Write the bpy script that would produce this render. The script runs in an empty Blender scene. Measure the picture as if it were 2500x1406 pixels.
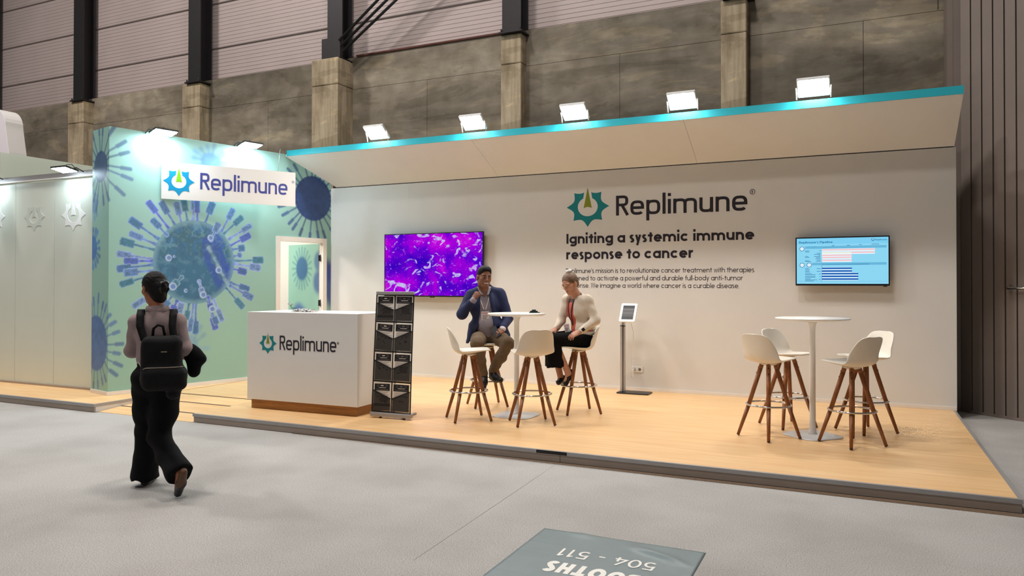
import bpy, bmesh, math, random
import numpy as np
from mathutils import Vector, Matrix, Euler

# ------------------------------------------------------------------ camera, world, exposure
S = bpy.context.scene
COL = S.collection
cam_d = bpy.data.cameras.new('camera')
cam = bpy.data.objects.new('camera', cam_d)
COL.objects.link(cam)
S.camera = cam
F_PX, YAW, PITCH, ROLL = 1815.61, 25.127, 0.522, 0.075
cam_d.sensor_width = 36.0
cam_d.lens = F_PX / 2500.0 * 36.0
cam_d.shift_y = (676.842 - 703.0) / 2500.0
cam_d.clip_end = 200
cam.location = (0, 0, 1.57)
cam.rotation_euler = (Matrix.Rotation(math.radians(YAW), 3, 'Z')
                      @ Matrix.Rotation(math.radians(90 + PITCH), 3, 'X')
                      @ Matrix.Rotation(math.radians(ROLL), 3, 'Z')).to_euler()

S.view_settings.view_transform = 'Standard'
S.view_settings.look = 'None'
S.view_settings.gamma = 1.0
S.view_settings.use_curve_mapping = False
S.view_settings.exposure = 0.04

world = bpy.data.worlds.new('world')
S.world = world
world.use_nodes = True
world.node_tree.nodes['Background'].inputs[0].default_value = (1.0, 0.95, 0.92, 1)
world.node_tree.nodes['Background'].inputs[1].default_value = 0.06

def area_lamp(name, loc, target, size, power, color=(1, 1, 1), size_y=None, spread=180):
    d = bpy.data.lights.new(name, 'AREA')
    d.energy = power
    d.color = color
    d.shape = 'RECTANGLE'
    d.size = size
    d.size_y = size_y or size
    d.spread = math.radians(spread)
    o = bpy.data.objects.new(name, d)
    COL.objects.link(o)
    o.location = loc
    o.rotation_euler = (Vector(target) - Vector(loc)).to_track_quat('-Z', 'Y').to_euler()
    return o

# high-bay lamps of the exhibition hall, above and in front of the booth
HALL = (1.0, 0.93, 0.88)
for lx, ly, pw in ((-14.5, 4.2, 720), (-7.0, 5.0, 360), (-2.4, 4.8, 360), (-8.0, -2.0, 230), (-3.5, -2.0, 230)):
    area_lamp('hall_lamp', (lx, ly, 12.0), (lx, ly + .4, 0), 1.0, pw, HALL)

area_lamp('store_room_fill', (-9.7, 8.7, 3.0), (-9.3, 9.0, 0), 0.5, 45, (1.0, 0.95, 0.86))  # unseen fill light, added to brighten the store room and the open door leaf

FLOOD_STRENGTH = 150.0     # the five lamps on the canopy
WALLWASH_STRENGTH = 150.0  # the lamps over the printed wall and the panel wall

# ------------------------------------------------------------------ helpers
def lin(r, g, b, a=1.0):
    f = lambda c: (c / 255 / 12.92) if c / 255 <= 0.04045 else ((c / 255 + 0.055) / 1.055) ** 2.4
    return (f(r), f(g), f(b), a)

def mat(name, rgb, rough=0.5, metal=0.0, noise=0.0, scale=20.0, bump=0.0, bscale=60.0, spec=0.5, stretch=None,
        emit=None, alpha=None, coat=0.0):
    m = bpy.data.materials.new(name)
    m.use_nodes = True
    nt = m.node_tree
    b = nt.nodes['Principled BSDF']
    c = lin(*rgb)
    b.inputs['Base Color'].default_value = c
    b.inputs['Roughness'].default_value = rough
    b.inputs['Metallic'].default_value = metal
    b.inputs['Specular IOR Level'].default_value = spec
    b.inputs['Coat Weight'].default_value = coat
    if alpha is not None:
        b.inputs['Alpha'].default_value = alpha
    if emit:
        b.inputs['Emission Color'].default_value = lin(*emit[0])
        b.inputs['Emission Strength'].default_value = emit[1]
    if noise or bump:
        tc = nt.nodes.new('ShaderNodeTexCoord')
        mp = nt.nodes.new('ShaderNodeMapping')
        nt.links.new(tc.outputs['Object'], mp.inputs[0])
        if stretch:
            mp.inputs['Scale'].default_value = stretch
    if noise:
        n = nt.nodes.new('ShaderNodeTexNoise')
        n.inputs['Scale'].default_value = scale
        n.inputs['Detail'].default_value = 5
        nt.links.new(mp.outputs[0], n.inputs['Vector'])
        r = nt.nodes.new('ShaderNodeValToRGB')
        r.color_ramp.elements[0].position = 0.3
        r.color_ramp.elements[1].position = 0.7
        r.color_ramp.elements[0].color = tuple(max(0, v * (1 - noise)) for v in c[:3]) + (1,)
        r.color_ramp.elements[1].color = tuple(min(1, v * (1 + noise)) for v in c[:3]) + (1,)
        nt.links.new(n.outputs[0], r.inputs[0])
        nt.links.new(r.outputs[0], b.inputs['Base Color'])
    if bump:
        n2 = nt.nodes.new('ShaderNodeTexNoise')
        n2.inputs['Scale'].default_value = bscale
        n2.inputs['Detail'].default_value = 4
        nt.links.new(mp.outputs[0], n2.inputs['Vector'])
        bp = nt.nodes.new('ShaderNodeBump')
        bp.inputs['Strength'].default_value = bump
        bp.inputs['Distance'].default_value = 0.01
        nt.links.new(n2.outputs[0], bp.inputs['Height'])
        nt.links.new(bp.outputs[0], b.inputs['Normal'])
    return m

def emat(name, rgb, strength):
    m = bpy.data.materials.new(name)
    m.use_nodes = True
    nt = m.node_tree
    nt.nodes.clear()
    e = nt.nodes.new('ShaderNodeEmission')
    e.inputs[0].default_value = lin(*rgb)
    e.inputs[1].default_value = strength
    o = nt.nodes.new('ShaderNodeOutputMaterial')
    nt.links.new(e.outputs[0], o.inputs[0])
    return m

def link(o, parent=None):
    COL.objects.link(o)
    if parent:
        o.parent = parent
    return o

def tag(o, label, cat=None, group=None, kind=None):
    if label: o['label'] = label
    if cat: o['category'] = cat
    if group: o['group'] = group
    if kind: o['kind'] = kind
    return o

def thing(name, label, cat, loc=(0, 0, 0), rotz=0.0, group=None):
    o = bpy.data.objects.new(name, None)
    o.empty_display_size = 0.1
    link(o)
    o.location = loc
    o.rotation_euler = (0, 0, rotz)
    return tag(o, label, cat, group)

def frame(p, q, roll=0.0):
    """rotation whose Z runs from p to q"""
    d = (Vector(q) - Vector(p))
    return d.to_track_quat('Z', 'Y').to_matrix() @ Matrix.Rotation(roll, 3, 'Z'), d.length

class MB:
    def __init__(s):
        s.v, s.f, s.m, s.sm = [], [], [], []
    def add(s, verts, faces, mi=0, smooth=False):
        b = len(s.v)
        s.v += [tuple(v) for v in verts]
        s.f += [tuple(b + i for i in f) for f in faces]
        s.m += [mi] * len(faces)
        s.sm += [smooth] * len(faces)
        return s
    def box(s, lo, hi, mi=0, R=None, o=(0, 0, 0)):
        (x0, y0, z0), (x1, y1, z1) = lo, hi
        vs = [(x, y, z) for x in (x0, x1) for y in (y0, y1) for z in (z0, z1)]
        if R is not None:
            vs = [tuple(R @ Vector(v) + Vector(o)) for v in vs]
        else:
            vs = [(v[0] + o[0], v[1] + o[1], v[2] + o[2]) for v in vs]
        return s.add(vs, [(0, 1, 3, 2), (4, 6, 7, 5), (0, 4, 5, 1), (2, 3, 7, 6), (0, 2, 6, 4), (1, 5, 7, 3)], mi)
    def cyl(s, p, q, r0, r1=None, n=16, mi=0, smooth=True, cap=True, sx=1.0, roll=0.0):
        r1 = r0 if r1 is None else r1
        R, L = frame(p, q, roll)
        P = Vector(p)
        vs = []
        for z, r in ((0, r0), (L, r1)):
            for i in range(n):
                a = 2 * math.pi * i / n
                vs.append(P + R @ Vector((r * math.cos(a) * sx, r * math.sin(a), z)))
        s.add(vs, [(i, (i + 1) % n, n + (i + 1) % n, n + i) for i in range(n)], mi, smooth)
        if cap:
            b = len(s.v) - 2 * n
            s.f += [tuple(b + i for i in reversed(range(n))), tuple(b + n + i for i in range(n))]
            s.m += [mi, mi]; s.sm += [False, False]
        return s
    def lathe(s, prof, n=32, o=(0, 0, 0), mi=0, smooth=True, sx=1.0, sy=1.0):
        vs = [(o[0] + r * math.cos(2 * math.pi * i / n) * sx, o[1] + r * math.sin(2 * math.pi * i / n) * sy, o[2] + z)
              for r, z in prof for i in range(n)]
        fs = []
        for k in range(len(prof) - 1):
            for i in range(n):
                j = (i + 1) % n
                fs.append((k * n + i, k * n + j, (k + 1) * n + j, (k + 1) * n + i))
        s.add(vs, fs, mi, smooth)
        b = len(s.v) - n * len(prof)
        if prof[0][0] > 1e-6:
            s.f.append(tuple(b + i for i in reversed(range(n)))); s.m.append(mi); s.sm.append(False)
        if prof[-1][0] > 1e-6:
            s.f.append(tuple(b + (len(prof) - 1) * n + i for i in range(n))); s.m.append(mi); s.sm.append(False)
        return s
    def tube(s, path, r, n=8, mi=0, closed=False):
        P = [Vector(p) for p in path]
        N = len(P)
        vs = []
        up = Vector((0, 0, 1))
        for i in range(N):
            a = P[(i - 1) % N] if (closed or i > 0) else P[i]
            b = P[(i + 1) % N] if (closed or i < N - 1) else P[i]
            t = (b - a).normalized()
            u = up - t * up.dot(t)
            if u.length < 1e-3:
                u = Vector((1, 0, 0)) - t * t.x
            u.normalize()
            w = t.cross(u)
            rr = r[i] if isinstance(r, (list, tuple)) else r
            for k in range(n):
                an = 2 * math.pi * k / n
                vs.append(P[i] + u * math.cos(an) * rr + w * math.sin(an) * rr)
        fs = []
        for i in range(N if closed else N - 1):
            j = (i + 1) % N
            for k in range(n):
                l = (k + 1) % n
                fs.append((i * n + k, j * n + k, j * n + l, i * n + l))
        if not closed:
            fs += [tuple(range(n)), tuple((N - 1) * n + k for k in reversed(range(n)))]
        return s.add(vs, fs, mi, True)
    def torus(s, c, R, r, n=48, m=10, mi=0):
        return s.tube([(c[0] + R * math.cos(2 * math.pi * i / n), c[1] + R * math.sin(2 * math.pi * i / n), c[2])
                       for i in range(n)], r, m, mi, True)
    def prism(s, poly, M, t0, t1, mi=0):
        """poly: 2D outline; M maps (x,y,z) to the parent's space; extruded from z=t0 to t1"""
        n = len(poly)
        vs = [M @ Vector((x, y, t0)) for x, y in poly] + [M @ Vector((x, y, t1)) for x, y in poly]
        return s.add(vs, [tuple(reversed(range(n))), tuple(range(n, 2 * n))]
                     + [(i, (i + 1) % n, n + (i + 1) % n, n + i) for i in range(n)], mi)
    def quad(s, a, b, c, d, mi=0):
        return s.add([a, b, c, d], [(0, 1, 2, 3)], mi)
    def build(s, name, mats, parent=None, bevel=0.0, seg=2, subsurf=0, solid=0.0):
        me = bpy.data.meshes.new(name)
        me.from_pydata(s.v, [], s.f)
        mats = mats if isinstance(mats, (list, tuple)) else [mats]
        for m in mats:
            me.materials.append(m)
        me.polygons.foreach_set('material_index', s.m)
        me.polygons.foreach_set('use_smooth', s.sm)
        bm = bmesh.new(); bm.from_mesh(me)
        bmesh.ops.recalc_face_normals(bm, faces=bm.faces)
        bm.to_mesh(me); bm.free()
        me.update()
        o = bpy.data.objects.new(name, me)
        link(o, parent)
        if solid:
            md = o.modifiers.new('solid', 'SOLIDIFY'); md.thickness = solid; md.offset = 0
        if subsurf:
            md = o.modifiers.new('sub', 'SUBSURF'); md.levels = md.render_levels = subsurf
        if bevel:
            md = o.modifiers.new('bevel', 'BEVEL'); md.width = bevel; md.segments = seg
            md.limit_method = 'ANGLE'; md.angle_limit = math.radians(40)
        return o

def copy_tree(o, parent=None):
    c = o.copy(); COL.objects.link(c); c.parent = parent
    for ch in list(o.children):
        copy_tree(ch, c)
    return c

def rrect(w, h, r, n=5, cx=0, cy=0):
    pts = []
    for sx, sy, a0 in ((1, 1, 0), (-1, 1, 90), (-1, -1, 180), (1, -1, 270)):
        for i in range(n + 1):
            a = math.radians(a0 + 90 * i / n)
            pts.append((cx + sx * (w / 2 - r) + r * math.cos(a), cy + sy * (h / 2 - r) + r * math.sin(a)))
    return pts

# ------------------------------------------------------------------ lettering: a stroke alphabet
def _arc(cx, cy, rx, ry, a0, a1, e=2.0, n=20):
    out = []
    for i in range(n + 1):
        a = math.radians(a0 + (a1 - a0) * i / n)
        c, s = math.cos(a), math.sin(a)
        out.append((cx + rx * math.copysign(abs(c) ** (2 / e), c), cy + ry * math.copysign(abs(s) ** (2 / e), s)))
    return out

def glyph(ch, w, X=0.70, B=0.60, e=2.0):
    """strokes and advance; cap height 1, x-height X, bowl width B, stroke weight w"""
    h = w / 2
    ry, rx = X / 2 - h, B / 2 - h
    cy, cx = X / 2, B / 2
    bowl = _arc(cx, cy, rx, ry, 0, 360, e, 40)
    gap = 0.085 + 0.10 * w
    A = 1.04
    st = lambda x, y0, y1: [(x, y0), (x, y1)]
    L = []
    adv = B
    if ch == 'a': L = [bowl, st(B - h, 0, X)]
    elif ch == 'b': L = [bowl, st(h, 0, A)]
    elif ch == 'd': L = [bowl, st(B - h, 0, A)]
    elif ch == 'p': L = [bowl, st(h, -0.3, X)]
    elif ch == 'q': L = [bowl, st(B - h, -0.3, X)]
    elif ch == 'g': L = [bowl, [(B - h, X)] + _arc(cx, -0.02, rx, 0.26 - h, 0, -150, e)]
    elif ch == 'o': L = [bowl]
    elif ch == 'c': L = [_arc(cx, cy, rx, ry, 42, 318, e, 30)]; adv = B * 0.95
    elif ch == 'e':
        L = [_arc(cx, cy, rx, ry, 0, 318, e, 34), [(h * 0.6, cy), (B - h, cy)]]
        L[0] = [(B - h, cy - h)] + L[0]
    elif ch in 'nhmru':
        nb = B * 0.93
        r = nb / 2 - h
        if ch == 'u':
            L = [[(h, X), (h, r + h)] + _arc(nb / 2, r + h, r, r, 180, 360, e) + [(nb - h, X)], st(nb - h, 0, X)]; adv = nb
        elif ch == 'r':
            L = [st(h, 0, X), _arc(h + r * 1.05, X - h - r, r * 1.05, r, 180, 80, e)]; adv = h + r * 1.2 + h * 0.3
        else:
            arch = lambda x0: _arc(x0 + r, X - h - r, r, r, 180, 0, e) + [(x0 + 2 * r, 0)]
            L = [st(h, 0, A if ch == 'h' else X), arch(h)]; adv = nb
            if ch == 'm':
                L.append(arch(h + 2 * r)); adv = nb + 2 * r
    elif ch in 'il':
        L = [st(h, 0, X if ch == 'i' else A)]; adv = w
        if ch == 'i': L.append(st(h, X + 0.14, X + 0.14 + w * 1.1))
    elif ch == 't': L = [st(0.16 + h, 0, 0.92), [(0, X - h), (0.36 + h, X - h)]]; adv = 0.36 + h
    elif ch == 'f': L = [[(0.12 + h, 0), (0.12 + h, 0.80)] + _arc(0.12 + h + 0.17, 0.80, 0.17, A - h - 0.80, 180, 80, e), [(0, X - h), (0.36, X - h)]]; adv = 0.37
    elif ch == 's':
        k = 0.46
        L = [_arc(k / 2, X * 0.73, k / 2 - h, X * 0.27 - h * 0.75, 35, 215, e)[:-3] + [(k * 0.42, X * 0.53), (k * 0.6, X * 0.465)] + _arc(k / 2, X * 0.27, k / 2 - h, X * 0.27 - h * 0.75, 35, -145, e)[2:]]; adv = k
    elif ch == 'v': L = [[(h * 0.8, X), (0.27, 0.02), (0.54 - h * 0.8, X)]]; adv = 0.54
    elif ch == 'w': L = [[(h * 0.8, X), (0.22, 0.02), (0.42, X - 0.02), (0.62, 0.02), (0.84 - h * 0.8, X)]]; adv = 0.84
    elif ch == 'y': L = [[(h * 0.8, X), (0.28, 0.04)], [(0.56 - h * 0.8, X), (0.18, -0.3)]]; adv = 0.56
    elif ch == 'z': L = [[(0.02, X - h), (0.44, X - h), (0.04, h), (0.48, h)]]; adv = 0.5
    elif ch == 'I': L = [st(h, 0, 1)]; adv = w
    elif ch in 'RPB':
        c = 0.56
        L = [st(h, 0, 1), [(h, 1 - h), (c - 0.27, 1 - h)] + _arc(c - 0.27, 0.73, 0.27 - h, 0.27 - h, 90, -90, e) + [(h, 0.46 + h)]]
        if ch == 'R': L.append([(0.27, 0.46 + h), (c - h * 0.4, 0)])
        if ch == 'B': L.append([(c - 0.25, 0.5), (c - 0.25, 0.5)] + _arc(c - 0.25, 0.26, 0.28 - h, 0.26 - h, 90, -90, e) + [(h, h)])
        adv = c
    elif ch == 'W': L = [[(h * 0.8, 1), (0.25, 0.02), (0.5, 0.98), (0.75, 0.02), (1.0 - h * 0.8, 1)]]; adv = 1.0
    elif ch == 'O' or ch == '0':
        k = 0.86 if ch == 'O' else 0.62
        L = [_arc(k / 2, 0.5, k / 2 - h, 0.5 - h, 0, 360, e, 40)]; adv = k
    elif ch == 'T': L = [st(0.34, 0, 1), [(0, 1 - h), (0.68, 1 - h)]]; adv = 0.68
    elif ch == 'H': L = [st(h, 0, 1), st(0.72 - h, 0, 1), [(h, 0.5), (0.72 - h, 0.5)]]; adv = 0.72
    elif ch == 'S':
        k = 0.64
        L = [_arc(k / 2, 0.74, k / 2 - h, 0.26 - h * 0.7, 30, 215, e)[:-3] + [(k * 0.42, 0.54), (k * 0.6, 0.46)] + _arc(k / 2, 0.26, k / 2 - h, 0.26 - h * 0.7, 35, -150, e)[2:]]; adv = k
    elif ch == '1': L = [st(0.26, 0, 1), [(0.26, 0.98), (0.05, 0.80)]]; adv = 0.40
    elif ch == '2': L = [_arc(0.3, 0.72, 0.3 - h, 0.28 - h, 160, -20, e) + [(h, h), (0.6, h)]]; adv = 0.6
    elif ch == '3': L = [_arc(0.28, 0.74, 0.26 - h, 0.26 - h, 150, -90, e), _arc(0.28, 0.27, 0.29 - h, 0.27 - h, 90, -150, e)]; adv = 0.58
    elif ch == '4': L = [[(0.62, 0.24), (h * .6, 0.24), (0.42, 1.0)], [(0.45, 0.0), (0.45, 0.55)]]; adv = 0.64
    elif ch == '5': L = [[(0.54, 1 - h), (0.12, 1 - h), (0.08, 0.52)] + _arc(0.28, 0.33, 0.30 - h, 0.33 - h, 130, -140, e)]; adv = 0.60
    elif ch == '.': L = [st(h, 0, w)]; adv = w
    elif ch == "'": L = [st(h, 0.74, 1.0)]; adv = w
    elif ch == '-': L = [[(0.03, 0.34), (0.34, 0.34)]]; adv = 0.37
    elif ch == ' ': return [], 0.34
    return L, adv + gap

def ribbon(mb, pts, w, M, t, sx, mi=0):
    P = []
    for x, y in pts:
        if not P or (abs(P[-1][0] - x) + abs(P[-1][1] - y)) > 1e-4:
            P.append((x, y))
    n = len(P)
    if n < 2: return
    closed = (abs(P[0][0] - P[-1][0]) + abs(P[0][1] - P[-1][1])) < 1e-3 and n > 3
    if closed: P = P[:-1]; n -= 1
    Lp, Rp = [], []
    for i in range(n):
        a = P[(i - 1) % n] if (closed or i > 0) else None
        b = P[(i + 1) % n] if (closed or i < n - 1) else None
        d1 = d2 = None
        if a: l = math.hypot(P[i][0] - a[0], P[i][1] - a[1]); d1 = ((P[i][0] - a[0]) / l, (P[i][1] - a[1]) / l)
        if b: l = math.hypot(b[0] - P[i][0], b[1] - P[i][1]); d2 = ((b[0] - P[i][0]) / l, (b[1] - P[i][1]) / l)
        d1 = d1 or d2; d2 = d2 or d1
        n1, n2 = (-d1[1], d1[0]), (-d2[1], d2[0])
        mx, my = n1[0] + n2[0], n1[1] + n2[1]
        l = math.hypot(mx, my)
        if l < 1e-6: mx, my, l = n1[0], n1[1], 1
        mx /= l; my /= l
        k = w / 2 / max(0.45, mx * n1[0] + my * n1[1])
        Lp.append((P[i][0] + mx * k, P[i][1] + my * k)); Rp.append((P[i][0] - mx * k, P[i][1] - my * k))
    vs = []
    for z in (t, 0.0):
        for p in Lp + Rp:
            vs.append(M @ Vector((p[0] * sx, p[1], z)))
    fs = []
    for i in range(n if closed else n - 1):
        j = (i + 1) % n
        fs += [(i, n + i, n + j, j), (i, j, 2 * n + j, 2 * n + i), (n + i, 3 * n + i, 3 * n + j, n + j)]
    if not closed:
        fs += [(0, 2 * n, 3 * n, n), (n - 1, 2 * n - 1, 4 * n - 1, 3 * n - 1)]
    mb.add(vs, fs, mi)

def text_len(s, w, **kw):
    return sum(glyph(c, w, **kw)[1] for c in s) - (0.085 + 0.10 * w)

def text(mb, s, M, x, y, cap, weight, width=None, t=0.002, mi=0, sx=1.0, center=False, shear=0.0, **kw):
    """writes s at (x, y) in the plane of M; cap height in metres; width fits the line"""
    tl = text_len(s, weight, **kw)
    if width: sx = width / (tl * cap)
    if center: x -= tl * cap * sx / 2
    px = 0.0
    for c in s:
        L, adv = glyph(c, weight, **kw)
        MM = M @ Matrix.Translation((x, y, 0)) @ Matrix.Diagonal((cap, cap, 1, 1))
        for q, st in enumerate(L):      # strokes that cross sit a hair apart in height
            ribbon(mb, [((p[0] + px + shear * p[1]), p[1]) for p in st], weight, MM, t * (1 + .12 * q), sx, mi)
        px += adv
    return mb

def reg_mark(mb, M, x, y, r, w, t=0.002, mi=0):
    ribbon(mb, _arc(x, y, r, r, 0, 360, 2, 24), w, M, t, 1.0, mi)
    text(mb, 'R', M, x - r * 0.34, y - r * 0.5, r * 1.0, 0.16, t=t, mi=mi)

def emblem(mb, M, cx, cy, r, t=0.002, mi=0, mj=1, ry=None):
    """eight-pointed cog with a ring opening and a needle standing in its gap"""
    ky = (ry or r)
    P = lambda a, q: (cx + r * q * math.cos(math.radians(a)), cy + ky * q * math.sin(math.radians(a)))
    tips = [(103, .74), (132, .955), (180, 1.0), (225, .955), (270, 1.0), (315, .955), (360, 1.0), (408, .955), (437, .74)]
    outer = []
    for i in range(len(tips) - 1):
        (a0, r0), (a1, r1) = tips[i], tips[i + 1]
        sag = 0.19 if a1 - a0 > 35 else 0.06
        p, q = P(a0, r0), P(a1, r1)
        for k in range(12):
            u = k / 12
            x, y = p[0] + (q[0] - p[0]) * u, p[1] + (q[1] - p[1]) * u
            g = 1 - sag * 4 * u * (1 - u) / .9
            outer.append((cx + (x - cx) * g, cy + (y - cy) * g))
    outer.append(P(*tips[-1]))
    inner = [P(117 + (423 - 117) * i / (len(outer) - 1), 0.47) for i in range(len(outer))]
    n = len(outer)
    vs = [M @ Vector((x, y, t)) for x, y in outer + inner] + [M @ Vector((x, y, 0)) for x, y in outer + inner]
    fs = []
    for i in range(n - 1):
        fs += [(i, i + 1, n + i + 1, n + i), (i, 2 * n + i, 2 * n + i + 1, i + 1), (n + i, n + i + 1, 3 * n + i + 1, 3 * n + i)]
    fs += [(0, n, 3 * n, 2 * n), (n - 1, 3 * n - 1, 4 * n - 1, 2 * n - 1)]
    mb.add(vs, fs, mi)
    needle = [(cx - .19 * r, cy - .06 * ky), (cx - .09 * r, cy - .02 * ky), (cx, cy - .005 * ky), (cx + .09 * r, cy - .02 * ky), (cx + .19 * r, cy - .06 * ky), (cx, cy + .95 * ky)]
    mb.prism(needle, M, 0, t, mj)
    return mb

# ------------------------------------------------------------------ materials
M = {}
M['white_panel'] = mat('white_panel', (225, 224, 221), 0.55, noise=0.015, scale=3)
M['white_gloss'] = mat('white_gloss', (236, 235, 232), 0.35, noise=0.01, scale=3)
M['white_trim'] = mat('white_trim', (238, 232, 224), 0.45, noise=0.01, scale=5)
M['dark_text'] = mat('dark_text', (30, 22, 36), 0.6, noise=0.02)
M['teal_ink'] = mat('teal_ink', (0, 128, 136), 0.5, noise=0.02)
M['green_ink'] = mat('green_ink', (128, 140, 20), 0.5, noise=0.02)
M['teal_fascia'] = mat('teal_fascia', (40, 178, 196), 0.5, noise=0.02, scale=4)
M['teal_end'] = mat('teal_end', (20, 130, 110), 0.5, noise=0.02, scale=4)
M['sign_blue'] = mat('sign_blue', (0, 150, 200), 0.5, noise=0.02)
M['sign_green'] = mat('sign_green', (130, 200, 20), 0.5, noise=0.02)
M['sign_text'] = mat('sign_text', (66, 74, 150), 0.5, noise=0.02)
M['metal_grey'] = mat('metal_grey', (168, 166, 166), 0.45, 0.35, noise=0.06, scale=12, stretch=(1, 6, 6))
M['fascia'] = mat('fascia', (172, 158, 146), 0.6, noise=0.05, scale=5)
M['chrome'] = mat('chrome', (215, 215, 215), 0.12, 1.0, noise=0.02)
M['dark_metal'] = mat('dark_metal', (46, 44, 46), 0.5, 0.3, noise=0.08, scale=8)
M['lamp_body'] = mat('lamp_body', (70, 72, 70), 0.45, 0.4, noise=0.06)
M['lamp_white'] = mat('lamp_white', (225, 228, 228), 0.4, noise=0.02)
M['flood'] = emat('flood_light', (255, 252, 246), FLOOD_STRENGTH)
M['wash'] = emat('wash_light', (222, 244, 255), WALLWASH_STRENGTH)
M['wash_dim'] = emat('panel_lamp_light', (222, 244, 255), WALLWASH_STRENGTH * .32)
M['black_plastic'] = mat('black_plastic', (14, 13, 18), 0.35, noise=0.05)
M['pale_green_panel'] = mat('pale_green_panel', (218, 224, 212), 0.3, noise=0.012, scale=2)
M['brown_strip'] = mat('brown_strip', (126, 104, 84), 0.9, noise=0.15, scale=40)

def wood_floor():
    m = mat('beech_floor', (232, 192, 136), 0.38)
    nt = m.node_tree; b = nt.nodes['Principled BSDF']
    tc = nt.nodes.new('ShaderNodeTexCoord'); mp = nt.nodes.new('ShaderNodeMapping')
    mp.inputs['Scale'].default_value = (0.9, 9, 1)
    n = nt.nodes.new('ShaderNodeTexNoise'); n.inputs['Scale'].default_value = 1.6; n.inputs['Detail'].default_value = 8
    r = nt.nodes.new('ShaderNodeValToRGB')
    r.color_ramp.elements[0].position = 0.3; r.color_ramp.elements[0].color = lin(230, 184, 126)
    r.color_ramp.elements[1].position = 0.72; r.color_ramp.elements[1].color = lin(242, 205, 154)
    for a, c in ((tc.outputs['Object'], mp.inputs[0]), (mp.outputs[0], n.inputs['Vector']), (n.outputs[0], r.inputs[0]), (r.outputs[0], b.inputs['Base Color'])):
        nt.links.new(a, c)
    return m
M['wood_floor'] = wood_floor()
M['counter_wood'] = mat('counter_wood', (158, 108, 52), 0.5, noise=0.22, scale=3, stretch=(1.5, 14, 22))
M['leg_wood'] = mat('leg_wood', (142, 86, 44), 0.45, noise=0.3, scale=6, stretch=(9, 9, 1))
M['leg_foot'] = mat('leg_foot', (60, 30, 16), 0.6, noise=0.1)

def carpet():
    m = mat('carpet', (176, 175, 172), 0.95, spec=0.1)
    nt = m.node_tree; b = nt.nodes['Principled BSDF']
    tc = nt.nodes.new('ShaderNodeTexCoord')
    n = nt.nodes.new('ShaderNodeTexNoise'); n.inputs['Scale'].default_value = 130; n.inputs['Detail'].default_value = 6; n.inputs['Roughness'].default_value = 0.75
    n2 = nt.nodes.new('ShaderNodeTexNoise'); n2.inputs['Scale'].default_value = 1.1; n2.inputs['Detail'].default_value = 6
    r = nt.nodes.new('ShaderNodeValToRGB')
    r.color_ramp.elements[0].position = 0.34; r.color_ramp.elements[0].color = lin(138, 134, 130)
    r.color_ramp.elements[1].position = 0.62; r.color_ramp.elements[1].color = lin(204, 203, 200)
    r2 = nt.nodes.new('ShaderNodeValToRGB')
    r2.color_ramp.elements[0].position = 0.35; r2.color_ramp.elements[0].color = (0.86, 0.85, 0.84, 1)
    r2.color_ramp.elements[1].position = 0.6; r2.color_ramp.elements[1].color = (1, 1, 1, 1)
    mx = nt.nodes.new('ShaderNodeMix'); mx.data_type = 'RGBA'; mx.blend_type = 'MULTIPLY'; mx.inputs[0].default_value = 1
    bp = nt.nodes.new('ShaderNodeBump'); bp.inputs['Strength'].default_value = 0.25; bp.inputs['Distance'].default_value = 0.002
    for a, c in ((tc.outputs['Object'], n.inputs['Vector']), (tc.outputs['Object'], n2.inputs['Vector']), (n.outputs[0], r.inputs[0]),
                 (n2.outputs[0], r2.inputs[0]), (r.outputs[0], mx.inputs[6]), (r2.outputs[0], mx.inputs[7]), (mx.outputs[2], b.inputs['Base Color']),
                 (n.outputs[0], bp.inputs['Height']), (bp.outputs[0], b.inputs['Normal'])):
        nt.links.new(a, c)
    return m
M['carpet'] = carpet()

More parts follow.
